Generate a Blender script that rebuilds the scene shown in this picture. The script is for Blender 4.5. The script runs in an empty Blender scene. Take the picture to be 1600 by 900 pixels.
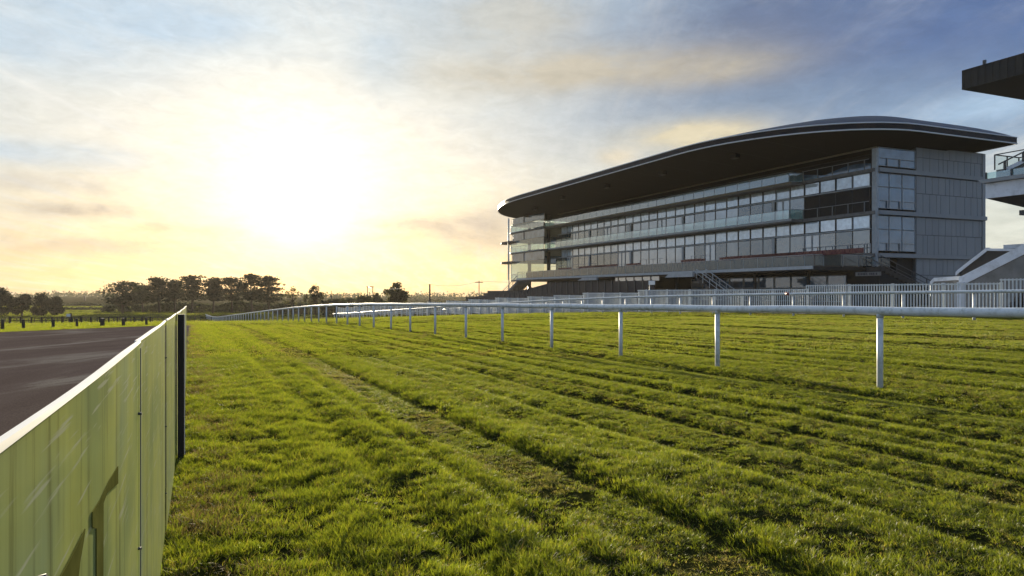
import bpy, math, random
import numpy as np
from mathutils import Vector, Matrix
R = math.radians
random.seed(7); rng = np.random.default_rng(11)
S = bpy.context.scene
COL = S.collection
EYE = 1.32; F = 1150.0; HZ = 457.0          # eye height, focal length and horizon of the photograph (1600 px wide)
CT, ST = .9153, .4027                       # the course runs along t = (-ST, CT); n = (CT, ST) points to the stands
SUN_AZ, SUN_EL = R(-16.0), R(7.0)           # azimuth measured from +Y towards +X

def W(u, v, z=0.0): return (-ST*u + CT*v, CT*u + ST*v, z)
def UV(x, y): return (-ST*x + CT*y, CT*x + ST*y)
def PY(px, py, Y): return ((px-800)/F*Y, Y, EYE + (HZ-py)/F*Y)
def depth(px, v): return v/(CT*(px-800)/F + ST)
def U(px, v):
    Y = depth(px, v); return UV((px-800)/F*Y, Y)[0]
def Z(px, py, v): return EYE + (HZ-py)/F*depth(px, v)

# ------------------------------------------------------------------ noise
_perm = rng.random((256, 256))
def vnoise(x, y):
    x = np.asarray(x, float); y = np.asarray(y, float)
    xi = np.floor(x).astype(int); yi = np.floor(y).astype(int)
    fx = x-xi; fy = y-yi
    fx = fx*fx*(3-2*fx); fy = fy*fy*(3-2*fy)
    a = _perm[xi % 256, yi % 256]; b = _perm[(xi+1) % 256, yi % 256]
    c = _perm[xi % 256, (yi+1) % 256]; d = _perm[(xi+1) % 256, (yi+1) % 256]
    return (a*(1-fx)+b*fx)*(1-fy) + (c*(1-fx)+d*fx)*fy
def sstep(a, b, x):
    t = np.clip((x-a)/(b-a), 0, 1); return t*t*(3-2*t)
def gauss(x, s): return np.exp(-(x/s)**2)

FENCE_X = lambda y: -.169 - .43*y
def base_z(x, y):
    x = np.asarray(x, float); y = np.asarray(y, float)
    u, v = UV(x, y)
    k = 9.0
    sp = k*np.logaddexp(0, (u-48)/k)
    p = -.030*sp
    p = np.maximum(p, -4.0) + 0.0
    p = np.where(p < -3.2, -3.2 - .8*(1-np.exp(-(-3.2-p)/.8)), p)
    cross = .021*np.clip(v-8, 0, 27)
    far = sstep(150, 330, np.hypot(x, y))
    yc = np.clip(y, -20, 280)
    z = p + cross*(1-far) - .0096*yc
    r = np.hypot(x, y)
    hill = sstep(500, 1700, r)*(9*(vnoise(x/420+9, y/420+3)-.45) + 3*(vnoise(x/130, y/130)-.5))
    return z + hill
RUTS = ((1.35, .16, .04), (1.9, .09, .03), (3.9, .10, .035), (4.9, .12, .045), (5.6, .10, .05), (6.45, .13, .07), (7.1, .09, .045), (8.6, .2, .05), (10.6, .14, .06), (12.2, .2, .06), (14.3, .2, .06), (17, .25, .07), (20, .25, .06), (23.5, .3, .07), (27, .3, .06))
def rut_axis(u, c): return c+.10*(vnoise(u/14, c*3)-.5)
def detail_z(x, y):
    """ruts, mown ridges and bumps of the turf"""
    x = np.asarray(x, float); y = np.asarray(y, float)
    u, v = UV(x, y)
    w = .10*(vnoise(u/2.6, 3.3)-.5) + .05*(vnoise(u/.7, 8.1)-.5)
    vv = v + .5*w
    track = sstep(0.15, 0.7, v)*(1-sstep(31, 33, v))
    fine = 1-sstep(45, 90, np.hypot(x, y))
    z = .010*(vnoise(x/.9, y/.9)-.5) + .014*(vnoise(x/.3+7, y/.3+5)-.5) + .05*(vnoise(u/5, v/.55+31)-.5) + .05*(vnoise(u/2.2+8, v/.30+51)-.5)*sstep(2.6, 3.4, v)
    z = z*(.5+.8*vnoise(x/3+50, y/3+20))
    brk = .75+.5*vnoise(u/5.5, v/1.7+77)
    z = z - .05*gauss(vv-2.72, .075) - .035*sstep(1.9, 2.3, vv)*(1-sstep(2.66, 2.8, vv))
    for c, s, d in RUTS:
        z = z - 1.5*d*brk*gauss(v+.03*(vnoise(u/.9, c*5)-.5)-rut_axis(u, c), s)
    return z*track*fine
def gz(x, y): return base_z(x, y) + detail_z(x, y)
def gzf(x, y): return float(gz(x, y))

# ------------------------------------------------------------------ materials
def mat(name):
    m = bpy.data.materials.new(name); m.use_nodes = True
    nt = m.node_tree; nt.nodes.clear()
    out = nt.nodes.new('ShaderNodeOutputMaterial')
    return m, nt, out
def N(nt, t, ins=None, **kw):
    n = nt.nodes.new(t)
    for k, v in kw.items(): setattr(n, k, v)
    for k, v in (ins or {}).items():
        if isinstance(v, bpy.types.NodeSocket): nt.links.new(v, n.inputs[k])
        else: n.inputs[k].default_value = v
    return n
def c4(c): return (c[0], c[1], c[2], 1.0)
def ramp(nt, fac, stops):
    r = N(nt, 'ShaderNodeValToRGB', {'Fac': fac})
    el = r.color_ramp.elements
    while len(el) < len(stops): el.new(.5)
    for e, (p, c) in zip(el, stops): e.position = p; e.color = c4(c)
    return r.outputs['Color']
def surf(name, col, rough=.6, metal=0.0, var=.15, scale=3.0, bump=0.0, stretch=(1, 1, 1), spec=.5, dirt=None, dscale=1.5):
    m, nt, out = mat(name)
    tc = N(nt, 'ShaderNodeTexCoord')
    mp = N(nt, 'ShaderNodeMapping', {'Vector': tc.outputs['Object'], 'Scale': stretch})
    no = N(nt, 'ShaderNodeTexNoise', {'Vector': mp.outputs['Vector'], 'Scale': scale, 'Detail': 6.0, 'Roughness': .6})
    lo = tuple(c*(1-var) for c in col); hi = tuple(min(1, c*(1+var)) for c in col)
    c = ramp(nt, no.outputs['Fac'], [(.3, lo), (.7, hi)])
    if dirt:
        n2 = N(nt, 'ShaderNodeTexNoise', {'Vector': mp.outputs['Vector'], 'Scale': dscale, 'Detail': 8.0, 'Roughness': .7})
        f = ramp(nt, n2.outputs['Fac'], [(.5, (0, 0, 0)), (.72, (.7, .7, .7))])
        mx = N(nt, 'ShaderNodeMixRGB', {'Fac': f, 'Color1': c, 'Color2': c4(dirt)}); c = mx.outputs['Color']
    b = N(nt, 'ShaderNodeBsdfPrincipled', {'Base Color': c, 'Roughness': rough, 'Metallic': metal, 'Specular IOR Level': spec})
    if bump:
        bn = N(nt, 'ShaderNodeBump', {'Height': no.outputs['Fac'], 'Strength': bump, 'Distance': .02})
        nt.links.new(bn.outputs['Normal'], b.inputs['Normal'])
    nt.links.new(b.outputs['BSDF'], out.inputs['Surface'])
    return m
def leafy(name, stops, trans=.45, tcol=1.25, rough=.5, gloss=.03):
    """diffuse + translucent foliage, colour varies per blade cluster"""
    m, nt, out = mat(name)
    oi = N(nt, 'ShaderNodeObjectInfo')
    geo = N(nt, 'ShaderNodeNewGeometry')
    f = N(nt, 'ShaderNodeMath', {0: oi.outputs['Random'], 1: geo.outputs['Random Per Island']}, operation='ADD')
    f2 = N(nt, 'ShaderNodeMath', {0: f.outputs[0], 1: .5}, operation='MULTIPLY')
    c = ramp(nt, f2.outputs[0], stops)
    g = N(nt, 'ShaderNodeMixRGB', {'Fac': 1.0, 'Color1': c, 'Color2': (tcol*1.05, tcol, tcol*.7, 1)}, blend_type='MULTIPLY')
    d = N(nt, 'ShaderNodeBsdfDiffuse', {'Color': c})
    t = N(nt, 'ShaderNodeBsdfTranslucent', {'Color': g.outputs['Color']})
    mx = N(nt, 'ShaderNodeMixShader', {'Fac': trans, 1: d.outputs[0], 2: t.outputs[0]})
    gl = N(nt, 'ShaderNodeBsdfGlossy', {'Color': (1, 1, 1, 1), 'Roughness': rough})
    m2 = N(nt, 'ShaderNodeMixShader', {'Fac': gloss, 1: mx.outputs[0], 2: gl.outputs[0]})
    nt.links.new(m2.outputs[0], out.inputs['Surface'])
    return m
def glass(name, tint, refl=.12, rough=.02, haze=0.0, hcol=(.5, .6, .55)):
    m, nt, out = mat(name)
    fr = N(nt, 'ShaderNodeLayerWeight', {'Blend': .5})
    fp = N(nt, 'ShaderNodeMath', {0: fr.outputs['Facing'], 1: 4.0}, operation='POWER')
    f = N(nt, 'ShaderNodeMath', {0: fp.outputs[0], 1: refl}, operation='ADD', use_clamp=True)
    tr = N(nt, 'ShaderNodeBsdfTransparent', {'Color': c4(tint)})
    df = N(nt, 'ShaderNodeBsdfDiffuse', {'Color': c4(hcol)})
    m0 = N(nt, 'ShaderNodeMixShader', {'Fac': haze, 1: tr.outputs[0], 2: df.outputs[0]})
    gl = N(nt, 'ShaderNodeBsdfGlossy', {'Color': (1, 1, 1, 1), 'Roughness': rough})
    mx = N(nt, 'ShaderNodeMixShader', {'Fac': f.outputs[0], 1: m0.outputs[0], 2: gl.outputs[0]})
    nt.links.new(mx.outputs[0], out.inputs['Surface'])
    return m
def pane(name, col, var=.25, scale=.8, spec=.8, rough=.06, coat=.6, ior=2.3):
    m, nt, out = mat(name)
    tc = N(nt, 'ShaderNodeTexCoord')
    no = N(nt, 'ShaderNodeTexNoise', {'Vector': tc.outputs['Object'], 'Scale': scale, 'Detail': 3.0})
    c = ramp(nt, no.outputs['Fac'], [(.3, tuple(x*(1-var) for x in col)), (.7, tuple(x*(1+var) for x in col))])
    b = N(nt, 'ShaderNodeBsdfPrincipled', {'Base Color': c, 'Roughness': rough, 'Specular IOR Level': spec, 'Coat Weight': coat, 'Coat Roughness': .03, 'IOR': ior})
    nw = N(nt, 'ShaderNodeTexNoise', {'Vector': tc.outputs['Object'], 'Scale': .5, 'Detail': 1.0})
    bn = N(nt, 'ShaderNodeBump', {'Height': nw.outputs['Fac'], 'Strength': .05, 'Distance': .1})
    nt.links.new(bn.outputs['Normal'], b.inputs['Normal']); nt.links.new(bn.outputs['Normal'], b.inputs['Coat Normal'])
    nt.links.new(b.outputs['BSDF'], out.inputs['Surface'])
    return m

M = {}
M['white_rail'] = surf('white_rail', (.74, .77, .78), .48, var=.07, scale=2, dirt=(.26, .27, .22), dscale=7)
M['galv'] = surf('galvanised_white', (.66, .70, .72), .5, var=.10, scale=4)
M['white_trim'] = surf('white_trim', (.72, .74, .76), .35, var=.05)
M['pale_conc'] = surf('painted_concrete', (.74, .78, .84), .7, var=.08, scale=1.5, dirt=(.38, .40, .42), dscale=1.2)
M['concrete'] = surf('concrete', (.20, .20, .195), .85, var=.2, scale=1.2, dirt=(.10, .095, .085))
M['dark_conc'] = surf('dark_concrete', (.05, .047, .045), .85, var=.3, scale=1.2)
M['cladding'] = surf('metal_cladding', (.28, .30, .315), .5, var=.08, scale=.6, stretch=(1, 1, .3))
M['seam'] = surf('cladding_seam', (.13, .14, .148), .7)
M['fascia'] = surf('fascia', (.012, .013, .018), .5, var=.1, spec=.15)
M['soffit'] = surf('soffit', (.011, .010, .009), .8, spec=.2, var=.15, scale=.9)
M['roof_sheet'] = surf('roof_sheet', (.075, .085, .105), .55, var=.15, scale=.7, metal=.0, spec=.25)
M['black_roof'] = surf('black_roof', (.016, .018, .018), .7, var=.3, stretch=(6, 6, .3), scale=3)
M['steel'] = surf('dark_steel', (.05, .055, .06), .45, var=.1)
M['grey_steel'] = surf('grey_steel', (.30, .32, .33), .4, var=.1)
M['beige'] = surf('beige_beam', (.22, .19, .13), .6)
M['brown'] = surf('brown_boarding', (.15, .115, .10), .75, var=.35, scale=5, stretch=(1, 1, 6))
M['dark_brown'] = surf('dark_boarding', (.045, .038, .038), .75, var=.4, scale=4, stretch=(1, 1, 5))
M['red_seat'] = surf('red_plastic', (.13, .022, .022), .5, var=.3, scale=8)
M['interior'] = surf('dark_interior', (.015, .016, .018), .8, var=.3)
M['frame'] = surf('window_frame', (.04, .045, .05), .45)
M['lframe'] = surf('light_frame', (.40, .44, .46), .45)
M['pane_blind'] = pane('pane_with_blind', (.66, .78, .86), var=.25, scale=1.6)
M['pane_dark'] = pane('pane_dark', (.060, .085, .088), var=.3, coat=.3, ior=1.9)
M['pane_blue'] = pane('pane_blue', (.08, .15, .23), var=.35, coat=.25, ior=1.7)
M['pane_blind_b'] = pane('pane_half_blind', (.42, .50, .54), var=.45, scale=1.1)
M['pane_blind_c'] = pane('pane_white_blind', (.80, .90, .96), var=.2, scale=2.2)
M['pane_dark_b'] = pane('pane_dim_room', (.11, .13, .125), var=.5, scale=.7, coat=.3, ior=2.1)
M['pane_door'] = pane('door_pane', (.28, .32, .34), var=.2)
M['balus'] = glass('balustrade_glass', (.60, .82, .77), .22, .04, .34, (.46, .72, .70))
M['bayglass'] = glass('bay_glass', (.74, .84, .80), .08, .03, .12, (.40, .58, .55))
M['deckglass'] = glass('deck_glass', (.80, .88, .86), .05, .03, .08, (.40, .58, .55))
M['clear'] = glass('clear_glass', (.86, .92, .90), .03, .02)
M['bark'] = surf('bark', (.07, .05, .035), .9, var=.3, scale=5)
M['pine'] = leafy('pine_needles', [(.1, (.014, .018, .010)), (.5, (.024, .030, .015)), (.9, (.038, .043, .02))], .25, 1.2)
M['leaf'] = leafy('broad_leaves', [(.1, (.03, .036, .016)), (.5, (.05, .055, .022)), (.9, (.08, .075, .03))], .4, 1.3)
M['hedge'] = leafy('hedge_leaves', [(.1, (.025, .034, .016)), (.5, (.042, .052, .024)), (.9, (.065, .07, .03))], .3, 1.2)
M['timber'] = surf('weathered_timber', (.055, .045, .038), .85, var=.35, scale=6)
M['grass'] = leafy('grass_blades', [(.05, (.036, .052, .006)), (.4, (.080, .108, .008)), (.72, (.135, .155, .011)), (.95, (.21, .19, .030))], .46, 2.35, .4, .03)
M['drygrass'] = leafy('flattened_grass', [(.05, (.12, .124, .022)), (.5, (.21, .19, .045)), (.95, (.30, .24, .09))], .45, 1.45)
M['thatch'] = leafy('dead_grass', [(.05, (.09, .065, .025)), (.5, (.15, .11, .05)), (.95, (.22, .16, .08))], .4, 1.3)
M['plate'] = surf('white_sign_plate', (.7, .74, .76), .5, var=.04)
M['ink'] = surf('dark_lettering', (.05, .05, .055), .6)
M['red_tape'] = surf('red_joint', (.30, .06, .04), .5)
M['fpost'] = surf('fence_post', (.040, .034, .032), .8, var=.2, spec=.2)
M['cap'] = surf('cap_strip', (.85, .83, .78), .42, var=.06, scale=6, spec=1.0)
M['olive'] = surf('olive_shape', (.085, .090, .026), 1.0, var=.3, scale=9, spec=0.0)

def mat_ground():
    m, nt, out = mat('turf_soil')
    tc = N(nt, 'ShaderNodeTexCoord')
    a = N(nt, 'ShaderNodeTexNoise', {'Vector': tc.outputs['Object'], 'Scale': .35, 'Detail': 8.0, 'Roughness': .65})
    b = N(nt, 'ShaderNodeTexNoise', {'Vector': tc.outputs['Object'], 'Scale': 9.0, 'Detail': 6.0, 'Roughness': .7})
    f = N(nt, 'ShaderNodeMath', {0: a.outputs['Fac'], 1: b.outputs['Fac']}, operation='ADD')
    f2 = N(nt, 'ShaderNodeMath', {0: f.outputs[0], 1: .5}, operation='MULTIPLY')
    c = ramp(nt, f2.outputs[0], [(.3, (.012, .013, .005)), (.5, (.026, .028, .008)), (.7, (.045, .044, .014))])
    p = N(nt, 'ShaderNodeBsdfDiffuse', {'Color': c, 'Roughness': .5})
    bn = N(nt, 'ShaderNodeBump', {'Height': b.outputs['Fac'], 'Strength': .5, 'Distance': .03})
    nt.links.new(bn.outputs['Normal'], p.inputs['Normal'])
    nt.links.new(p.outputs[0], out.inputs['Surface'])
    return m
M['ground'] = mat_ground()
def mat_asphalt():
    m, nt, out = mat('asphalt')
    tc = N(nt, 'ShaderNodeTexCoord')
    mp = N(nt, 'ShaderNodeMapping', {'Vector': tc.outputs['Object'], 'Rotation': (0, 0, R(-12)), 'Scale': (.9, .22, 1)})
    a = N(nt, 'ShaderNodeTexNoise', {'Vector': mp.outputs[0], 'Scale': .8, 'Detail': 7.0, 'Roughness': .62, 'Distortion': .6})
    b = N(nt, 'ShaderNodeTexNoise', {'Vector': tc.outputs['Object'], 'Scale': 45.0, 'Detail': 4.0, 'Roughness': .8})
    c = ramp(nt, a.outputs['Fac'], [(.30, (.150, .106, .082)), (.55, (.185, .135, .105)), (.64, (.29, .235, .18)), (.75, (.34, .28, .22))])  # paler stops paint sunlit streaks into the asphalt colour
    c2 = ramp(nt, b.outputs['Fac'], [(.3, (.6, .6, .6)), (.7, (1.3, 1.3, 1.3))])
    mx = N(nt, 'ShaderNodeMixRGB', {'Fac': 1.0, 'Color1': c, 'Color2': c2}, blend_type='MULTIPLY')
    p = N(nt, 'ShaderNodeBsdfDiffuse', {'Color': mx.outputs[0], 'Roughness': .5})
    bn = N(nt, 'ShaderNodeBump', {'Height': b.outputs['Fac'], 'Strength': .12, 'Distance': .01})
    nt.links.new(bn.outputs['Normal'], p.inputs['Normal'])
    nt.links.new(p.outputs[0], out.inputs['Surface'])
    return m
M['asphalt'] = mat_asphalt()
def mat_panel():
    """scratched, algae-stained translucent plastic sheet"""
    m, nt, out = mat('translucent_plastic_sheet')
    tc = N(nt, 'ShaderNodeTexCoord')
    mp = N(nt, 'ShaderNodeMapping', {'Vector': tc.outputs['Object'], 'Scale': (6, 6, .35)})
    st = N(nt, 'ShaderNodeTexNoise', {'Vector': mp.outputs[0], 'Scale': 2.6, 'Detail': 7.0, 'Roughness': .7})
    cl = N(nt, 'ShaderNodeTexNoise', {'Vector': tc.outputs['Object'], 'Scale': 1.7, 'Detail': 4.0})
    mp2 = N(nt, 'ShaderNodeMapping', {'Vector': tc.outputs['Object'], 'Rotation': (R(35), R(20), 0), 'Scale': (3, 1.2, 40)})
    sc = N(nt, 'ShaderNodeTexNoise', {'Vector': mp2.outputs[0], 'Scale': 2.0, 'Detail': 3.0})
    c = ramp(nt, cl.outputs['Fac'], [(.32, (.29, .38, .14)), (.5, (.53, .58, .15)), (.66, (.36, .45, .21))])  # broad tone patches put soft reflections into the sheet colour
    s = ramp(nt, st.outputs['Fac'], [(.30, (.18, .15, .10)), (.47, (.9, .9, .85)), (.6, (1, 1, 1)), (.75, (1.25, 1.25, 1.0))])
    x = N(nt, 'ShaderNodeMixRGB', {'Fac': .85, 'Color1': c, 'Color2': s}, blend_type='MULTIPLY')
    k = ramp(nt, sc.outputs['Fac'], [(.60, (0, 0, 0)), (.68, (.7, .7, .7))])
    x2 = N(nt, 'ShaderNodeMixRGB', {'Fac': k, 'Color1': x.outputs[0], 'Color2': (.62, .64, .48, 1)})
    d = N(nt, 'ShaderNodeBsdfDiffuse', {'Color': x2.outputs[0]})
    t = N(nt, 'ShaderNodeBsdfTranslucent', {'Color': x2.outputs[0]})
    a = N(nt, 'ShaderNodeMixShader', {'Fac': .4, 1: d.outputs[0], 2: t.outputs[0]})
    tr = N(nt, 'ShaderNodeBsdfTransparent', {'Color': (.78, .86, .50, 1)})
    b = N(nt, 'ShaderNodeMixShader', {'Fac': .33, 1: a.outputs[0], 2: tr.outputs[0]})
    g = N(nt, 'ShaderNodeBsdfGlossy', {'Color': (1, 1, .95, 1), 'Roughness': .28})
    fr = N(nt, 'ShaderNodeLayerWeight', {'Blend': .5})
    fp = N(nt, 'ShaderNodeMath', {0: fr.outputs['Facing'], 1: 6.0}, operation='POWER')
    f = N(nt, 'ShaderNodeMath', {0: fp.outputs[0], 1: .25}, operation='MULTIPLY')
    o = N(nt, 'ShaderNodeMixShader', {'Fac': f.outputs[0], 1: b.outputs[0], 2: g.outputs[0]})
    nt.links.new(o.outputs[0], out.inputs['Surface'])
    return m
M['panel'] = mat_panel()

# ------------------------------------------------------------------ mesh helpers
class MB:
    def __init__(s, frame=None): s.v = []; s.f = []; s.sm = []; s.fr = frame or (lambda a, b, c: (a, b, c))
    def add(s, vs, fs, smooth=False):
        o = len(s.v); s.v += [tuple(s.fr(*p)) for p in vs]
        s.f += [tuple(i+o for i in f) for f in fs]; s.sm += [smooth]*len(fs); return s
    def box(s, a0, a1, b0, b1, c0, c1):
        vs = [(a, b, c) for c in (c0, c1) for b in (b0, b1) for a in (a0, a1)]
        return s.add(vs, [(0, 2, 3, 1), (4, 5, 7, 6), (0, 1, 5, 4), (2, 6, 7, 3), (0, 4, 6, 2), (1, 3, 7, 5)])
    def hexa(s, bottom, top):
        return s.add(list(bottom)+list(top), [(3, 2, 1, 0), (4, 5, 6, 7), (0, 1, 5, 4), (1, 2, 6, 5), (2, 3, 7, 6), (3, 0, 4, 7)])
    def tube(s, pts, r, n=8, cap=True, closed=False):
        pts = [Vector(s.fr(*p)) for p in pts]
        rr = r if isinstance(r, (list, tuple)) else [r]*len(pts)
        vs = []; fs = []; L = len(pts)
        for i, p in enumerate(pts):
            if closed: d = pts[(i+1) % L]-pts[i-1]
            else: d = pts[min(i+1, L-1)]-pts[max(i-1, 0)]
            d.normalize()
            ref = Vector((0, 0, 1)) if abs(d.z) < .95 else Vector((1, 0, 0))
            a = d.cross(ref).normalized(); b = d.cross(a)
            for k in range(n):
                t = 2*math.pi*k/n
                vs.append(tuple(p + rr[i]*(math.cos(t)*a + math.sin(t)*b)))
        for i in range(L if closed else L-1):
            j = (i+1) % L
            for k in range(n): fs.append((i*n+k, i*n+(k+1) % n, j*n+(k+1) % n, j*n+k))
        if cap and not closed: fs.append(tuple(range(n))); fs.append(tuple(reversed(range((L-1)*n, L*n))))
        o = len(s.v); s.v += vs; s.f += [tuple(i+o for i in f) for f in fs]; s.sm += [len(f) == 4 for f in fs]
        return s
    def bar(s, p, q, w, h=None):
        """rectangular bar between two points (frame coordinates)"""
        h = h or w
        p = Vector(s.fr(*p)); q = Vector(s.fr(*q)); d = (q-p).normalized()
        ref = Vector((0, 0, 1)) if abs(d.z) < .95 else Vector((ST, -CT, 0))
        a = d.cross(ref).normalized()*w/2; b = d.cross(a).normalized()*h/2
        vs = [tuple(e+i*a+j*b) for e in (p, q) for (i, j) in ((-1, -1), (1, -1), (1, 1), (-1, 1))]
        o = len(s.v); s.v += vs
        fs = [(3, 2, 1, 0), (4, 5, 6, 7), (0, 1, 5, 4), (1, 2, 6, 5), (2, 3, 7, 6), (3, 0, 4, 7)]
        s.f += [tuple(i+o for i in f) for f in fs]; s.sm += [False]*6
        return s
    def prism(s, poly, c0, c1):
        n = len(poly)
        vs = [(a, b, c0) for a, b in poly]+[(a, b, c1) for a, b in poly]
        fs = [tuple(reversed(range(n))), tuple(range(n, 2*n))]+[(i, (i+1) % n, n+(i+1) % n, n+i) for i in range(n)]
        return s.add(vs, fs)
    def slabpoly(s, poly_az, b0, b1):
        """polygon in (a, z) extruded along b"""
        n = len(poly_az)
        vs = [(a, b0, z) for a, z in poly_az]+[(a, b1, z) for a, z in poly_az]
        fs = [tuple(reversed(range(n))), tuple(range(n, 2*n))]+[(i, (i+1) % n, n+(i+1) % n, n+i) for i in range(n)]
        return s.add(vs, fs)
    def build(s, name, m, parent=None, origin=None):
        org = Vector((0, 0, 0))
        if parent is not None: org = world_loc(parent)
        elif origin is not None: org = Vector(origin)
        me = bpy.data.meshes.new(name)
        me.from_pydata([tuple(Vector(p)-org) for p in s.v], [], s.f)
        me.polygons.foreach_set('use_smooth', s.sm)
        me.materials.append(M[m] if isinstance(m, str) else m)
        me.validate(); 
        import bmesh
        bm = bmesh.new(); bm.from_mesh(me); bmesh.ops.recalc_face_normals(bm, faces=bm.faces); bm.to_mesh(me); bm.free()
        me.update()
        o = bpy.data.objects.new(name, me); COL.objects.link(o)
        if parent is not None: o.parent = parent
        elif origin is not None: o.location = origin
        return o
def world_loc(o):
    l = Vector((0, 0, 0))
    while o is not None: l = l + Vector(o.location); o = o.parent
    return l
def tag(o, label=None, cat=None, group=None, kind=None):
    if label: o['label'] = label
    if cat: o['category'] = cat
    if group: o['group'] = group
    if kind: o['kind'] = kind
    return o
def empty(name, loc, label, cat, group=None):
    o = bpy.data.objects.new(name, None); COL.objects.link(o); o.location = loc; o.empty_display_size = .3
    return tag(o, label, cat, group)
def raw_mesh(name, verts, faces, m, smooth=False):
    me = bpy.data.meshes.new(name)
    nv = len(verts); nf = len(faces); k = faces.shape[1]
    me.vertices.add(nv); me.vertices.foreach_set('co', np.asarray(verts, np.float32).ravel())
    me.loops.add(nf*k); me.loops.foreach_set('vertex_index', faces.astype(np.int32).ravel())
    me.polygons.add(nf); me.polygons.foreach_set('loop_start', np.arange(0, nf*k, k, dtype=np.int32))
    me.polygons.foreach_set('use_smooth', np.full(nf, smooth))
    me.update(calc_edges=True); me.validate()
    me.materials.append(M[m] if isinstance(m, str) else m)
    return me

# ------------------------------------------------------------------ ground, road, paving
def axis(lo, hi, d0, far_lo, far_hi, grow=1.13):
    a = list(np.arange(lo, hi+1e-6, d0))
    s = d0; x = lo; left = []
    while x > far_lo: s *= grow; x -= s; left.append(max(x, far_lo))
    s = d0; x = hi; right = []
    while x < far_hi: s *= grow; x += s; right.append(min(x, far_hi))
    return np.array(left[::-1]+a+right)
gx = axis(-11, 13, .085, -1500, 1500, 1.09); gy = axis(1.5, 30, .10, -300, 1500, 1.06)
X_, Y_ = np.meshgrid(gx, gy, indexing='ij')
def in_asphalt(x, y):
    # left edge of the tarmac follows the grass verge
    edge = np.interp(y, [-50, 10, 31, 40, 47], [-40, -31, -21.6, -19.9, -19.4])
    return (x < FENCE_X(y)-.02) & (x > edge) & (y < 41.5)
Zg = base_z(X_, Y_) + detail_z(X_, Y_)
nx, ny = len(gx), len(gy)
idx = np.arange(nx*ny).reshape(nx, ny)
quads = np.stack([idx[:-1, :-1], idx[1:, :-1], idx[1:, 1:], idx[:-1, 1:]], -1).reshape(-1, 4)
me = raw_mesh('ground', np.stack([X_, Y_, Zg], -1).reshape(-1, 3), quads, 'ground', True)
g = bpy.data.objects.new('ground', me); COL.objects.link(g); tag(g, kind='structure')

def sheet(name, poly_rows, m, dz):
    """sheet following the ground: rows of (x0, x1, y)"""
    vs = []; fs = []; k = 24
    for (x0, x1, y) in poly_rows:
        for i in range(k+1):
            x = x0+(x1-x0)*i/k; vs.append((x, y, float(base_z(x, y))+dz))
    for r in range(len(poly_rows)-1):
        for i in range(k): a = r*(k+1)+i; fs.append((a, a+1, a+k+2, a+k+1))
    o = MB().add(vs, fs, True).build(name, m); return tag(o, kind='structure')
rows = []
for y in np.concatenate([np.linspace(-30, 28, 50), np.linspace(29, 41.3, 24)]):
    e = float(np.interp(y, [-50, 10, 31, 40, 47], [-40, -31, -21.6, -19.9, -19.4]))+.25*math.sin(y*2.1)*.4
    rows.append((e, float(FENCE_X(y))-.04, float(y)))
sheet('road', rows, 'asphalt', .012)
pv = []
for uu in np.linspace(-12, 150, 80):
    pv.append([W(uu, v) for v in np.linspace(33.3, 80, 14)])
vs = [(p[0], p[1], float(base_z(p[0], p[1]))+.008) for r in pv for p in r]
fs = [(r*14+i, r*14+i+1, (r+1)*14+i+1, (r+1)*14+i) for r in range(79) for i in range(13)]
tag(MB().add(vs, fs, True).build('pavement', 'concrete'), kind='structure')

# ------------------------------------------------------------------ grass
def blade_mesh(name, n, rad, h0, h1, width, lean, m, seed, segs=2):
    r = np.random.default_rng(seed); V = []; Fq = []
    for i in range(n):
        a = r.uniform(0, 2*math.pi); rr = rad*math.sqrt(r.random())
        bx, by = rr*math.cos(a), rr*math.sin(a)
        yaw = r.uniform(0, 2*math.pi); h = r.uniform(h0, h1); l = h*r.uniform(.15, lean)
        ld = a + r.normal(0, .9)
        w = width*r.uniform(.7, 1.2)
        dx, dy = math.cos(yaw), math.sin(yaw); o = len(V)
        for k in range(segs+1):
            t = k/segs; ww = w*(1-.82*t)/2 if k < segs else w*.06
            cx = bx + math.cos(ld)*l*t*t; cy = by + math.sin(ld)*l*t*t; cz = h*(t-.18*lean*t*t) - .004
            V.append((cx-dx*ww, cy-dy*ww, cz)); V.append((cx+dx*ww, cy+dy*ww, cz))
        for k in range(segs): b = o+2*k; Fq.append((b, b+1, b+3, b+2))
    return raw_mesh(name, np.array(V), np.array(Fq), m)
def tuft_collection(name, metas):
    c = bpy.data.collections.new(name)
    for i, m_ in enumerate(metas): c.objects.link(bpy.data.objects.new('grass_tuft_%d' % i, m_))
    return c
near_t = tuft_collection('near_tufts',
    [blade_mesh('t%d' % i, 16, .030, .022, .056, .0034, .95, 'grass', 100+i, 3) for i in range(4)] +
    [blade_mesh('d%d' % i, 14, .040, .018, .046, .0036, 1.9, 'drygrass', 200+i, 3) for i in range(2)] +
    [blade_mesh('b%d' % i, 9, .045, .025, .075, .0034, 1.5, 'thatch', 300+i, 3) for i in range(2)])
far_t = tuft_collection('far_tufts',
    [blade_mesh('ft%d' % i, 34, .13, .022, .055, .0065, .8, 'grass', 400+i) for i in range(4)] +
    [blade_mesh('fd%d' % i, 30, .13, .018, .042, .0065, 1.6, 'drygrass', 500+i) for i in range(2)] +
    [blade_mesh('fb%d' % i, 22, .13, .03, .07, .008, 1.3, 'thatch', 600+i) for i in range(2)])
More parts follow.
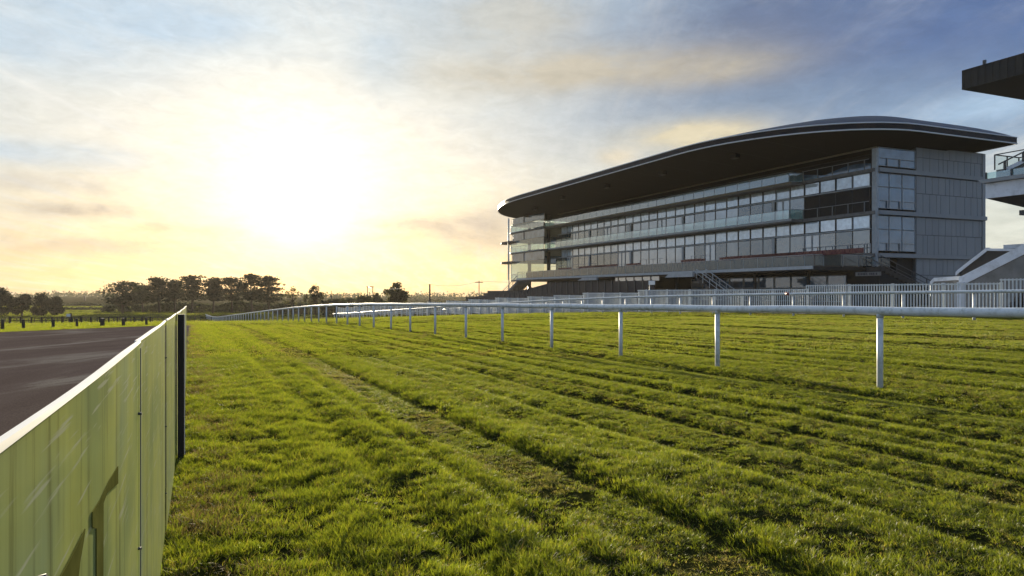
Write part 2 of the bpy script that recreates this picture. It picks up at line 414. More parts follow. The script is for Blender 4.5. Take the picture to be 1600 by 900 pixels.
def gn_tree(name, coll):
    ng = bpy.data.node_groups.new(name, 'GeometryNodeTree')
    ng.interface.new_socket('Geometry', in_out='INPUT', socket_type='NodeSocketGeometry')
    ng.interface.new_socket('Geometry', in_out='OUTPUT', socket_type='NodeSocketGeometry')
    n = ng.nodes; l = ng.links
    gi = n.new('NodeGroupInput'); go = n.new('NodeGroupOutput')
    ci = n.new('GeometryNodeCollectionInfo'); ci.inputs['Collection'].default_value = coll
    ci.inputs['Separate Children'].default_value = True; ci.inputs['Reset Children'].default_value = True
    io = n.new('GeometryNodeInstanceOnPoints'); io.inputs['Pick Instance'].default_value = True
    def at(nm, ty):
        a = n.new('GeometryNodeInputNamedAttribute'); a.data_type = ty; a.inputs['Name'].default_value = nm
        return next(s for s in a.outputs if s.enabled and s.name == 'Attribute')
    e = n.new('FunctionNodeEulerToRotation')
    l.new(at('rot', 'FLOAT_VECTOR'), e.inputs[0]); l.new(e.outputs[0], io.inputs['Rotation'])
    l.new(at('scl', 'FLOAT_VECTOR'), io.inputs['Scale']); l.new(at('pick', 'INT'), io.inputs['Instance Index'])
    l.new(gi.outputs[0], io.inputs['Points']); l.new(ci.outputs[0], io.inputs['Instance']); l.new(io.outputs[0], go.inputs[0])
    return ng
GN_NEAR, GN_FAR = gn_tree('near_grass', near_t), gn_tree('far_grass', far_t)
def scatter(name, x, y, tree, sxy, sz, label):
    u, v = UV(x, y); n = len(x)
    vv = v + .10*(vnoise(u/2.6, 3.3)-.5) + .05*(vnoise(u/.7, 8.1)-.5)
    clump = vnoise(x/.22+3, y/.22)*.6 + vnoise(x/.6+40, y/.6+11)*.4
    # shaggy by the windbreak, short on the mown course
    shag = (1-sstep(1.2, 3.2, v))
    h = (.80 + .18*clump) * (1 + .45*shag*(.3+.8*clump))
    strip = sstep(2.05, 2.3, vv)*(1-sstep(2.6, 2.72, vv))
    strip2 = .6*gauss(vv-5.25, .28)+.35*gauss(vv-3.4, .3)
    h *= 1-.5*strip-.2*strip2
    h *= 1-.22*sstep(2.8, 4.5, v)
    h *= 1+.7*(vnoise(u/4.5+17, v/.20+3)-.5)*sstep(2.5, 3.2, v) + .5*(vnoise(u/6+2, v/.5+9)-.5)*sstep(2.5, 3.2, v)
    h *= 1+.15*gauss(vv-2.9, .12)
    for c, s_, d in RUTS[3:]:
        q = v-rut_axis(u, c); h *= (1-.45*gauss(q, s_*.9))*(1+.40*gauss(q-2.0*s_, s_*.8))
    r = rng.random(n)
    worn = vnoise(u/1.3+60, v/.5+9)
    p_dry = np.clip(.06 + .55*strip*(worn > .35) + .40*strip2*(worn > .4) + .25*(vnoise(x/1.6, y/1.6+70) > .72), 0, .8)
    near_f = gauss(v-.05, .38)*(vnoise(x/.35, y/.35+5) > .42)
    p_dead = .02 + .42*near_f
    pick = rng.integers(0, 4, n)
    pick = np.where(r < p_dry, 4+rng.integers(0, 2, n), pick)
    pick = np.where(r > 1-p_dead, 6+rng.integers(0, 2, n), pick)
    # gaps between clumps
    fine_c = vnoise(x/.085+13, y/.085+2)*.5 + vnoise(x/.24+5, y/.24+71)*.5
    near = 1-sstep(9, 26, np.hypot(x, y))
    kp = rng.random(n) < 1-near*(.80-.80*sstep(.30, .55, fine_c))
    x, y, u, v, pick, n = x[kp], y[kp], u[kp], v[kp], pick[kp], int(kp.sum())
    h = h[kp]*(1+near[kp]*(1.1*(fine_c[kp]-.5)))
    z = gz(x, y)
    me = bpy.data.meshes.new(name); me.vertices.add(n)
    me.vertices.foreach_set('co', np.stack([x, y, z], -1).astype(np.float32).ravel())
    tilt = .16
    rot = np.stack([rng.normal(0, tilt, n), rng.normal(0, tilt, n), rng.uniform(0, 6.283, n)], -1)
    s = rng.uniform(.75, 1.25, n)
    scl = np.stack([s*sxy, s*sxy, rng.uniform(.6, 1.3, n)*sz*h], -1)
    for nm, ty, arr, key in (('rot', 'FLOAT_VECTOR', rot, 'vector'), ('scl', 'FLOAT_VECTOR', scl, 'vector'), ('pick', 'INT', pick, 'value')):
        a = me.attributes.new(nm, ty, 'POINT'); a.data.foreach_set(key, arr.astype(np.int32 if ty == 'INT' else np.float32).ravel())
    o = bpy.data.objects.new(name, me); COL.objects.link(o)
    md = o.modifiers.new('scatter', 'NODES'); md.node_group = tree
    tag(o, label, 'grass', kind='stuff'); return o
def pts(y0, y1, dens, mx):
    ys = np.linspace(y0, y1, 200); wl = -.74*ys-mx; wr = .74*ys+mx
    area = float(np.mean(wr-wl)*(y1-y0)); n = int(area*dens)
    y = rng.uniform(y0, y1, n*2); wmax = .74*y1+mx
    x = rng.uniform(-wmax, wmax, n*2)
    k = (np.abs(x) < .74*y+mx); return x[k], y[k]
def keep(x, y):
    u, v = UV(x, y)
    k = ~in_asphalt(x, y) & (v < 33.2)
    near_road = (x < FENCE_X(y)) & (y < 13)
    return k & ~near_road
for (nm, y0, y1, dens, mx, tr, sxy, sz, lb) in (
    ('grass', 1.6, 8.5, 1150, 1.2, GN_NEAR, 1.0, .86, 'rough green grass in the foreground beside the windbreak'),
    ('grass', 8.5, 17, 520, 1.5, GN_NEAR, 1.55, 1.0, 'mown turf of the course around the nearest rail posts'),
    ('grass', 17, 42, 70, 2, GN_FAR, 1.0, .95, 'mown turf of the course further along the rail'),
    ('grass', 42, 110, 9, 4, GN_FAR, 2.4, 1.05, 'distant turf where the course falls away'),
    ('grass', 110, 420, .42, 10, GN_FAR, 9.0, 2.2, 'sunlit grass field in front of the pine trees')):
    x, y = pts(y0, y1, dens, mx); k = keep(x, y); scatter(nm, x[k], y[k], tr, sxy, sz, lb)

# ------------------------------------------------------------------ running rails
def rail_line(name, xy, label, zoff, r, post_step, start_y, end_y, joints, post_w, group):
    (x0, slope) = xy
    X = lambda y: x0 + slope*y
    e = empty(name, (X(start_y), start_y, gzf(X(start_y), start_y)), label, 'running rail', group)
    ys = np.concatenate([np.arange(start_y, 60, 1.0), np.arange(60, end_y, 3.0)])
    P = [(X(y), y, float(base_z(X(y), y))+zoff + .008*math.sin(y*1.7)) for y in ys]
    rail = MB().tube(P, r, 14).build('rail', 'white_rail', e)
    for jy in joints:
        d = Vector((slope, 1, 0)).normalized(); p = Vector((X(jy), jy, float(base_z(X(jy), jy))+zoff+.008*math.sin(jy*1.7)))
        MB().tube([tuple(p-d*.09), tuple(p+d*.09)], r*1.05, 16, cap=False).build('joint_sleeve', 'white_rail', rail)
    return e, X
# nearest rail: measured post positions, then a regular step
near_ys = [4.3, 7.6]+[10.52/(.4705+(px-800)/F) for px in (1375, 1121, 970, 862, 785, 728, 680, 641, 611, 584, 562, 543, 526, 510, 498, 486.5, 476, 466.5, 458, 450.5)]
y_ = near_ys[-1]
while y_ < 190: y_ += 3.05; near_ys.append(y_)
e1, X1 = rail_line('running_rail', (10.52, -.4705), 'thick white running rail on single posts crossing the turf in front', 1.13, .065, 3, 2.5, 196, [10.3, 16.4, 22.6, 29, 35.5], .04, 'white running rails along the course')
for y_ in near_ys:
    x = X1(y_); zb = gzf(x, y_)-.1; zt = float(base_z(x, y_))+1.08
    MB().tube([(x, y_, zb), (x, y_, zt)], .044, 10).build('post', 'white_rail', e1)
    if y_ < 30: MB().tube([(x, y_, zt-.05), (x, y_, zt+.02)], .052, 10).build('post_collar', 'white_rail', e1)
# far rail beside the palisade
U2 = np.arange(4, 170, 1.0)
e2 = empty('running_rail', W(10, 30, 0), 'thinner looking white running rail on the far side of the course, before the palisade', 'running rail', 'white running rails along the course')
P = []
for uu in U2:
    x, y, _ = W(uu, 30); P.append((x, y, float(base_z(x, y))+1.2))
r2 = MB().tube(P, .07, 10).build('rail', 'white_rail', e2)
x, y, _ = W(30.6, 30); x2, y2, _ = W(30.9, 30)
MB().tube([(x, y, float(base_z(x, y))+1.2), (x2, y2, float(base_z(x2, y2))+1.2)], .075, 10).build('joint_sleeve', 'red_tape', r2)['label'] = 'faded red joint sleeve'
for uu in np.arange(7, 168, 3.35):
    x, y, _ = W(uu, 30.1)
    MB().tube([(x, y, float(base_z(x, y))-.1), (x, y, float(base_z(x, y))+1.16)], .06, 8).build('post', 'white_rail', e2)

# ------------------------------------------------------------------ palisade fence
pal = empty('palisade_fence', W(30, 33, 0), 'white steel palisade fence stepping down in front of the grandstands', 'fence')
steps = [(8, U(1562, 33), 1.93), (U(1562, 33), U(1259, 33), 1.76), (U(1259, 33), U(996, 33), 1.53), (U(996, 33), U(910, 33), 1.30), (U(910, 33), U(865, 33), 1.06), (U(865, 33), U(824, 33), .90)]
u_ = U(824, 33); zt = .72
while u_ < 175: steps.append((u_, u_+9, zt)); u_ += 9; zt -= .27
for (a, b, zt) in steps:
    mb = MB(W)
    for z in (zt-.05, zt-1.35): mb.box(a, b, 33.0, 33.05, z-.03, z+.03)
    for uu in np.arange(a+.08, b-.02, .165 if a < 90 else .33):
        x, y, _ = W(uu, 33)
        mb.box(uu-.03, uu+.03, 32.96, 32.985, max(float(base_z(x, y))+.04, zt-1.75), zt)
    pl = mb.build('panel', 'galv', pal)
    for uu in np.arange(a, b-.5, 2.75):
        x, y, _ = W(uu, 33)
        MB(W).box(uu-.055, uu+.055, 33.06, 33.16, float(base_z(x, y))-.1, zt+.02).build('post', 'galv', pal)

# ------------------------------------------------------------------ windbreak of plastic sheets
wb = empty('windbreak_fence', (FENCE_X(3), 3, 0), 'waist high fence of scratched translucent green plastic sheets beside the road', 'fence')
def fence_frame(off):
    d = Vector((-.43, 1, 0)).normalized(); n = Vector((d.y, -d.x, 0))
    def f(a, b, c):       # a = y along the line, b = offset to the right, c = height over ground
        x = FENCE_X(a); p = Vector((x, a, 0)) + n*(b+off)
        return (p.x, p.y, float(base_z(x, a))+c)
    return f
FF = fence_frame(0)
sheets = [(-1.4, .55, 0, 1.200), (.54, 2.12, .006, 1.202), (2.10, 4.12, 0, 1.203), (4.10, 6.06, .006, 1.208), (6.03, 8.1, .014, 1.210), (8.08, 10.2, .018, 1.214), (10.18, 12.3, .014, 1.218)]
for (a, b, off, top) in sheets:
    mb = MB(FF); n = 10
    for i in range(n):       # sheets bow slightly
        t0 = i/n; t1 = (i+1)/n
        o0 = off+.004*math.sin(math.pi*t0); o1 = off+.004*math.sin(math.pi*t1)
        y0 = a+(b-a)*t0; y1 = a+(b-a)*t1
        mb.add([(y0, o0, .03), (y1, o1, .03), (y1, o1, top), (y0, o0, top)], [(0, 1, 2, 3)], True)
    sh = mb.build('sheet', 'panel', wb)
    cp = MB(FF)
    for i in range(n):
        t0 = i/n; t1 = (i+1)/n; y0 = a+(b-a)*t0; y1 = a+(b-a)*t1-(.004 if i == n-1 else 0)
        o0 = off+.004*math.sin(math.pi*t0); o1 = off+.004*math.sin(math.pi*t1); k = .0015*math.sin(y0*5.0); k1 = .0015*math.sin(y1*5.0)
        cp.hexa([(y0, o0-.005, top-.004), (y1, o1-.005, top-.004), (y1, o1+.005, top-.004), (y0, o0+.005, top-.004)],
                [(y0, o0-.004, top+.003+k), (y1, o1-.004, top+.003+k1), (y1, o1+.004, top+.003+k1), (y0, o0+.004, top+.003+k)])
    cp.build('edge_cap', 'cap', sh)
    MB(FF).box(b-.010, b-.006, off+.003, off+.006, .03, top-.02).build('seam_strip', 'seam', sh)
    for zz in (.25, .62, 1.0):
        MB(FF).tube([(b-.05, off-.004, zz), (b-.05, off+.010, zz)], .004, 8).build('bolt', 'steel', sh)
for y_, sd in ((6.08, .02), (-.3, -.06)):
    p = MB(FF).box(y_-.035, y_+.035, sd if sd > 0 else sd-.02, sd+.05 if sd > 0 else -.012, -.15, 1.20 if sd > 0 else .7)
    pp = p.build('post', 'fpost', wb)
MB(FF).box(6.118, 6.124, .02, .075, -.1, 1.2).build('post_edge', 'white_trim', pp)
# dark shapes set as thin olive cut-outs flat on the sheet's front face
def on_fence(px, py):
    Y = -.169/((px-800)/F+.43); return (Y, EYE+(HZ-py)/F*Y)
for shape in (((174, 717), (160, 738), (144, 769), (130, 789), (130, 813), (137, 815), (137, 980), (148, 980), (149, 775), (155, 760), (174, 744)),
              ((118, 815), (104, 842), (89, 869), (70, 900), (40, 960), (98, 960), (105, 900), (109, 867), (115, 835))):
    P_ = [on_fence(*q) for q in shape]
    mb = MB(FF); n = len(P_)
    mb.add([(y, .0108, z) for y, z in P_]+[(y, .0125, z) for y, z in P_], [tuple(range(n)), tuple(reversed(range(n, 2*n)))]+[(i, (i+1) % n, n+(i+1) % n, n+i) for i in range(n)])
    mb.build('dark_shape', 'olive', wb)
MB(FF).tube([(.735, -.01, 1.035), (.735, .018, 1.04)], .0055, 8).build('bolt', 'steel', wb)

# ------------------------------------------------------------------ grandstand
GB = W(80, 62, -2.2)
gs = empty('grandstand', GB, 'long grey four storey grandstand with sweeping dark roof and glazed balconies', 'grandstand')
def part(mb, name, m, parent=gs): return mb.build(name, m, parent)
U0, U1, VF, VB = 49.4, 114.3, 59.1, 74.4
# roof
out = []
def arc(cu, cv, ru, rv, a0, a1, n):
    for i in range(n+1):
        t = R(a0+(a1-a0)*i/n); out.append((cu+ru*math.cos(t), cv+rv*math.sin(t)))
arc(64, 60.5, 18, 13.3, 180, 270, 16)        # near front corner
for uu in np.linspace(68, 100, 10): out.append((uu, 47.2))
arc(104, 66, 30, 18.8, 270, 360, 18)         # far end sweep
out.append((134, 75)); 
for uu in np.linspace(124, 56, 8): out.append((uu, 75.6))
out.append((46, 74.2))
nO = len(out)
def spine(p, t): 
    q = (min(max(p[0], 53), 120), 62.5); return (p[0]+(q[0]-p[0])*t, p[1]+(q[1]-p[1])*t)
def rings(levels):
    vs = []; fs = []
    for (t, z) in levels:
        for p in out: a = spine(p, t); vs.append((a[0], a[1], z))
    for k in range(len(levels)-1):
        for i in range(nO): j = (i+1) % nO; fs.append((k*nO+i, k*nO+j, (k+1)*nO+j, (k+1)*nO+i))
    return vs, fs
lv = [(0.012, 16.52)]+[(t, 16.52+1.95*(1-(1-t)**2.2)) for t in (.08, .16, .26, .38, .52, .7, .9)]
roof = part(MB(W).add(*rings(lv), smooth=True), 'roof', 'roof_sheet')
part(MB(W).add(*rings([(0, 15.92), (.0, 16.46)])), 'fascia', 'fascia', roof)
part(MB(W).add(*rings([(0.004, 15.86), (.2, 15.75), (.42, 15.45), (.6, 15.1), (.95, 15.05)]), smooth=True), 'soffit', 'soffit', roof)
part(MB(W).tube([(a, b, 15.88) for a, b in out], .065, 8, closed=True), 'edge_trim', 'white_trim', roof)
part(MB(W).tube([(a, b, 16.49) for a, b in out], .055, 8, closed=True), 'edge_trim', 'white_trim', roof)
for uu in (58, 66.5): part(MB(W).box(uu, uu+.5, 61.5, 62, 17.5, 18.0), 'roof_vent', 'steel', roof)
for uu, vv in ((60, 51.5), (72, 51), (84, 50.6), (97, 50.8), (110, 52.5), (121, 56)):
    zs_ = 15.62 if vv < 52 else 15.45
    part(MB(W).box(uu, uu+.9, vv, vv+.6, zs_-.42, zs_+.12), 'speaker', 'fascia', roof)
sj = MB(W)
for uu in np.arange(54, 122, 5.2): sj.add([(uu, 48.2, 15.77), (uu+.06, 48.2, 15.77), (uu+.06, 58.6, 14.98), (uu, 58.6, 14.98)], [(0, 1, 2, 3)])
part(sj, 'soffit_joint', 'interior', roof)
# core, floors
part(MB(W).box(U0+.3, U1, 62.2, 74.0, -2.2, 15.0), 'core_wall', 'interior')
for k, z in enumerate((5.0, 9.0, 13.0)):
    part(MB(W).box(U0+.05, U1+.5, VF-.25, 62.4, z-.32, z), 'floor_slab', 'concrete')
part(MB(W).box(U0, U1, VF-.1, VF+.1, 14.88, 15.02), 'eaves_beam', 'beige')
# end wall of sheet panels
ew = part(MB(W).box(U0+.02, U0+.5, 64.35, VB, -2.2, 15.5), 'end_wall', 'seam')
rr = random.Random(4)
lvl = [(-2.2, .8), (.83, 3.0), (3.03, 4.62), (5.05, 6.9), (6.93, 8.6), (9.05, 10.9), (10.93, 12.6), (13.05, 14.4), (14.43, 15.45)]
cl = MB(W)
for (z0, z1) in lvl:
    v = 64.42
    while v < VB-.2:
        w = rr.choice((.62, .95, .95, 1.3)); v2 = min(v+w, VB-.02)
        cl.box(U0-.03, U0+.015, v, v2-.045, z0, z1-.03); v = v2
part(cl, 'cladding', 'cladding', ew)
for z in (4.8, 8.82, 12.82):
    part(MB(W).box(U0-.28, U0+.4, VF+.1, VB+.12, z-.17, z+.22), 'floor_band', 'cladding')
part(MB(W).box(U0-.1, U0+.6, VB-.35, VB+.1, -2.2, 15.45), 'corner_post', 'cladding')
# windows
def window(u0, u1, z0, z1, m, fm='frame', v=VF, name='window', d=.06, fw=.07):
    mb = MB(W)
    mb.box(u0, u1, v-d, v, z0, z0+fw).box(u0, u1, v-d, v, z1-fw, z1)
    mb.box(u0, u0+fw, v-d, v, z0+fw, z1-fw).box(u1-fw, u1, v-d, v, z0+fw, z1-fw)
    w = part(mb, name, fm)
    part(MB(W).box(u0+fw, u1-fw, v-.02, v+.05, z0+fw, z1-fw), 'pane', m, w)
    return w
def endwin(v0, v1, z0, z1, m, fm='lframe', fw=.045):
    mb = MB(W); a, b = U0-.05, U0+.02
    mb.box(a, b, v0, v1, z0, z0+fw).box(a, b, v0, v1, z1-fw, z1).box(a, b, v0, v0+fw, z0+fw, z1-fw).box(a, b, v1-fw, v1, z0+fw, z1-fw)
    w = part(mb, 'window', fm); part(MB(W).box(U0-.01, U0+.06, v0+fw, v1-fw, z0+fw, z1-fw), 'pane', m, w)
pw = 2.03; wr = random.Random(21)
doors = {5.0: (57.3, 72.6, 93.0, 110.5), 9.0: (60.5, 84.5, 97.5, 108.0)}
for fl in (5.0, 9.0):
    uu = U0+.7; i = 0
    while uu + pw < U1+.1:
        window(uu, uu+pw-.05, fl+2.42, fl+3.66, wr.choice(('pane_blind', 'pane_blind', 'pane_blind_b', 'pane_blind_c')), 'frame' if (i*7) % 5 else 'lframe')
        uu += pw; i += 1
    part(MB(W).box(U0+.6, U1, VF-.10, VF-.005, fl+2.30, fl+2.40), 'transom', 'lframe')
    # lower zone
    uu = U0+.7
    while uu < U1-.5:
        d = [x for x in doors[fl] if uu-.1 <= x < uu+pw]
        if d:
            dd = window(uu, uu+pw/2-.02, fl+.03, fl+2.28, 'pane_door', 'lframe', name='door', fw=.09)
            dd = window(uu+pw/2, uu+pw-.05, fl+.03, fl+2.28, 'pane_door', 'lframe', name='door', fw=.09)
        else:
            k = int((uu-U0)/pw)
            deep = fl == 9.0 and uu < 58
            light = (fl == 9.0 and 66 < uu < 96 and k % 4 != 0) or (fl == 5.0 and 76 < uu < 92)
            window(uu, uu+pw-.01, fl+.03, fl+2.28, 'interior' if deep else 'pane_door' if light else wr.choice(('pane_dark', 'pane_dark_b')), 'frame' if light else 'steel', fw=.03 if not light else .05)
        uu += pw
    for cu in (62.4, 78.6, 91.0, 103):
        part(MB(W).box(cu, cu+.42, VF-.16, VF-.07, fl+.03, fl+2.28), 'column', 'lframe')
part(MB(W).box(U0-.08, U0+.42, VF-.14, VF+.12, 3.7, 14.85), 'corner_column', 'lframe')
# glazed bay on the end wall: three panes wide
vb = (59.24, 60.75, 62.5, 64.3)
for fl in (5.0, 9.0):
    for a, b in zip(vb[:-1], vb[1:]):
        endwin(a, b-.04, fl+2.3, fl+3.55, 'pane_blue'); endwin(a, b-.04, fl+.25, fl+2.26, 'pane_blue')
endwin(59.24, 64.26, 13.25, 15.0, 'pane_blue')
part(MB(W).box(U0-.06, U0, 64.27, 64.4, 4, 15.2), 'trim_post', 'seam')
for fl in (5.0, 9.0, 13.0):
    r_ = MB(W).bar((U0+.7, VF-.2, fl+.95), (U0+9, VF-.2, fl+.95), .05)
    for uu in np.arange(U0+1.2, U0+9, 1.9): r_.bar((uu, VF-.2, fl), (uu, VF-.2, fl+.95), .10, .04)
    part(r_, 'guard_rail', 'grey_steel')
    e_ = MB(W).bar((U0-.08, VF+.4, fl+.98), (U0-.08, 64.2, fl+.98), .04)
    for vv in (60.4, 62.1): e_.bar((U0-.08, vv, fl+.25), (U0-.08, vv, fl+.98), .12, .04)
    part(e_, 'guard_rail', 'grey_steel')
# L4 hangings with a wavy lower edge, deep inside the open top floor
wv = MB(W); n = 40
for i in range(n):
    a = U0+1+(22*i/n); b = U0+1+(22*(i+1)/n); za = 13.25+.55*abs(math.cos(a*.42)); zb = 13.25+.55*abs(math.cos(b*.42))
    wv.add([(a, 59.5, 13.0), (b, 59.5, 13.0), (b, 59.5, zb), (a, 59.5, za), (a, 59.56, 13.0), (b, 59.56, 13.0), (b, 59.56, zb), (a, 59.56, za)], [(0, 1, 2, 3), (7, 6, 5, 4), (3, 2, 6, 7)])
part(wv, 'glass_screen', 'pane_blue')
# balconies with glass balustrades
def balustrade(path, z0, h, parent, step=2.0, closed=False, name='balustrade', gm_='balus'):
    """path of (u, v): glass sheets with posts and a top rail"""
    gm = MB(W); pm = MB(W)
    L = [0]
    for p, q in zip(path[:-1], path[1:]): L.append(L[-1]+math.dist(p, q))
    def at(s):
        for k in range(len(path)-1):
            if s <= L[k+1]+1e-9:
                t = (s-L[k])/(L[k+1]-L[k]); return (path[k][0]+(path[k+1][0]-path[k][0])*t, path[k][1]+(path[k+1][1]-path[k][1])*t)
        return path[-1]
    zz = (lambda p: z0(p)) if callable(z0) else (lambda p: z0)
    n = max(1, round(L[-1]/step)); s = [L[-1]*i/n for i in range(n+1)]
    for a, b in zip(s[:-1], s[1:]):
        g = .04/step*(b-a); p = at(a+g); q = at(b-g)
        gm.add([(p[0], p[1], zz(p)+.08), (q[0], q[1], zz(q)+.08), (q[0], q[1], zz(q)+h), (p[0], p[1], zz(p)+h)], [(0, 1, 2, 3)])
    for a in s: p = at(a); pm.bar((p[0], p[1]+.04, zz(p)), (p[0], p[1]+.04, zz(p)+h), .05)
    for a, b in zip(path[:-1], path[1:]): pm.bar((a[0], a[1], zz(a)+h+.02), (b[0], b[1], zz(b)+h+.02), .05)
    gl = part(gm, name, gm_, parent); part(pm, 'handrail', 'grey_steel', gl if parent is gs else parent)
    return gl
UL = 116.0
for z in (8.95, 12.80):
    bal = MB(W).box(58.2, UL, 57.3, VF-.27, z-.28, z).build('balcony', 'concrete', gs)
    part(MB(W).box(58.2, UL, 57.22, 57.29, z-.16, z+.03), 'edge_trim', 'beige' if z > 10 else 'lframe', bal)
    balustrade([(58.3, 59.0), (58.3, 57.35), (UL, 57.35)], z, 1.0, bal)
# far rounded bay
bay = []
for uu in (114.4, 118, 123, 128): bay.append((uu, 56.3))
for i in range(1, 9): t = R(-90+90*i/8); bay.append((128+3.6*math.cos(t), 60.3+4.0*math.sin(t)))
bay.append((131.6, 72))
bpoly = bay+[(114.4, 72)]
for z in (3.72, 8.9, 12.75):
    part(MB(W).prism([(a, b) for a, b in bpoly], z-.30, z), 'bay_slab', 'concrete')
    if z > 4: part(MB(W).tube([(a, b-.02, z-.12) for a, b in bay], .12, 6), 'bay_edge', 'grey_steel')
def ribbon(path, z0, z1, name, m, inset=0.0, parent=gs):
    mb = MB(W)
    for p, q in zip(path[:-1], path[1:]): mb.add([(p[0], p[1]+inset, z0), (q[0], q[1]+inset, z0), (q[0], q[1]+inset, z1), (p[0], p[1]+inset, z1)], [(0, 1, 2, 3)])
    return part(mb, name, m, parent)
bay_in = [(a-.0 if a < 125 else a-.2, b+.25) for a, b in bay]
for z0, z1 in ((7.05, 8.6), (11.0, 12.45), (14.1, 15.3)):
    bb = ribbon(bay_in, z0, z1, 'bay_window', 'pane_blue')
    zb_ = {7.05: 3.72, 11.0: 8.9, 14.1: 12.75}[z0]
    ribbon(bay, zb_+1.06, z0, 'bay_glazing', 'bayglass', inset=.06)
    mu = MB(W)
    for a, b in bay_in[::2]: mu.bar((a, b-.06, z0), (a, b-.06, z1), .08)
    mu.tube([(a, b-.05, z0) for a, b in bay_in], .07, 6); part(mu, 'mullion', 'frame', bb)
for z in (3.72, 8.9, 12.75): balustrade(bay, z, 1.0, gs)
for cu, cv in ((117, 58.6), (125.5, 58.8)):
    for z0, z1 in ((-2.2, 3.45), (3.72, 8.6), (8.9, 12.45), (12.75, 15.4)): part(MB(W).tube([(cu, cv, z0), (cu, cv, z1)], .33, 12), 'column', 'steel')
part(MB(W).tube([(131.25, 57.1, -1.5), (131.25, 57.1, 15.7)], .11, 8), 'mast', 'white_trim')
part(MB(W).tube([(129.6, 56.2, 3.7), (129.6, 56.2, 15.6)], .07, 8), 'mast', 'lframe')
for z in (7.0, 10.85):
    part(MB(W).prism([(126, 55.7), (131.5, 55.6), (134.2, 56.6), (134.6, 58.5), (132.0, 59.2), (128, 56.4)], z-.1, z+.22), 'sun_fin', 'brown')
# seating deck (first level)
DV = 52.0
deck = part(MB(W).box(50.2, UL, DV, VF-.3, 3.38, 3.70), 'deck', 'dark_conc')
part(MB(W).box(50.2, UL, DV-.09, DV-.003, 3.46, 3.76), 'edge_trim', 'lframe', deck)
ti = MB(W); 
for k in range(3): ti.box(50.6, 113.5, DV+.55+1.25*k, VF-.4, 3.705 if k == 0 else 4.70+.14*(k-1), 4.70+.14*k)
part(ti, 'seating_tier', 'brown', deck)
wl = MB(W)     # rows of pale seat backs low behind the glass
for row in range(3):
    for uu in np.arange(52.5, 113, .52):
        if rr.random() < .93: wl.box(uu, uu+.40, DV+.50, DV+.545, 3.83+.3*row, 3.83+.3*row+.22)
part(wl, 'seat_row', 'brown', deck)
def seats(x0, x1, vrow, zrow, h=.42):
    a, b = sorted((U(x0, vrow), U(x1, vrow))); mb = MB(W)
    for uu in np.arange(a, b, .5):
        mb.box(uu, uu+.44, vrow+.30, vrow+.36, zrow, zrow+h); mb.box(uu, uu+.44, vrow-.08, vrow+.295, zrow+.02, zrow+.09)
    part(mb, 'seat_row', 'red_seat', deck)
for x0, x1, k in ((1178, 1345, 0), (1205, 1345, 1), (1122, 1238, 0), (1130, 1247, 1), (1062, 1098, 0), (1068, 1092, 1), (978, 998, 0), (902, 962, 0), (910, 960, 1), (925, 938, 0), (870, 890, 0)):
    seats(x0, x1, DV+1.0+1.25*k, 4.72+.14*k)
balustrade([(49.6, 61), (49.6, 54), (50.3, DV+.15), (54, DV+.05), (UL, DV+.05)], 3.72, 1.05, deck, gm_='deckglass')
for x0, x1 in ((1000, 1042), (1080, 1110), (1290, 1360), (860, 930)):      # low rails among the seats
    a, b = U(x1, 56.5), U(x0, 56.5); g_ = MB(W).bar((a, 56.5, 5.75), (b, 56.5, 5.75), .05)
    for uu in np.linspace(a, b, 5): g_.bar((uu, 56.5, 5.0), (uu, 56.5, 5.75), .05)
    part(g_, 'guard_rail', 'grey_steel', deck)
# passage under the deck, glass front, columns and board
part(MB(W).box(50, 116, 58.2, 58.6, -2.2, 3.38), 'rear_wall', 'interior')
for i, uu in enumerate(np.arange(52, 76, 2.4)):
    window(uu, uu+2.3, .4, 1.72, 'pane_dark', 'lframe', v=58.15, name='shop_window'); window(uu, uu+2.3, 1.78, 3.0, 'pane_blue', 'lframe', v=58.15, name='shop_window')
for uu in (53.2, 60.5, 67, 74): part(MB(W).tube([(uu, 54.5, -2), (uu, 54.5, 3.4)], .17, 10), 'column', 'steel')
bd = part(MB(W).box(U(1377, 53), U(1338, 53), 52.9, 53.0, Z(1357, 431, 53), Z(1357, 425, 53)), 'name_board', 'concrete')
k0, k1 = U(1375, 53), U(1340, 53); tx = MB(W)
for t0, t1 in ((.05, .12), (.14, .17), (.19, .27), (.29, .40), (.43, .48), (.56, .60), (.62, .70), (.72, .80), (.85, .92)):
    zc = Z(1357, 428, 53); a = k0+(k1-k0)*(1-t1); b = k0+(k1-k0)*(1-t0); tx.box(a, b, 52.885, 52.899, zc-.10, zc+.10)
part(tx, 'lettering', 'ink', bd)
# boarded terrace fronts with dark posts
for (u0, u1, v, z0, z1, st) in ((72, 113, 49.8, -1.2, 2.75, 1.75), (66, 124, 45.5, -1.6, .95, 1.9)):
    hb = part(MB(W).slabpoly([(u0, z0), (u1, z0-1.2), (u1, z1-1.0*(v > 47)-.5), (u1-14, z1), (u0, z1)], v, v+.12), 'boarding', 'dark_brown')
    ps = MB(W)
    for uu in np.arange(u0+.4, u1-13, st): ps.box(uu, uu+.16, v-.10, v-.004, z0, z1+.12)
    for uu in np.arange(u1-13, u1, st): ps.box(uu, uu+.14, v-.10, v-.004, z0-1, z1-.6)
    part(ps, 'board_post', 'frame', hb)
tr_ = MB(W)
for k in range(7): tr_.box(68, 126, 45.7+.8*k, 46.5+.8*k, -2.2, -.9+.42*k)
part(tr_, 'terrace', 'dark_conc')
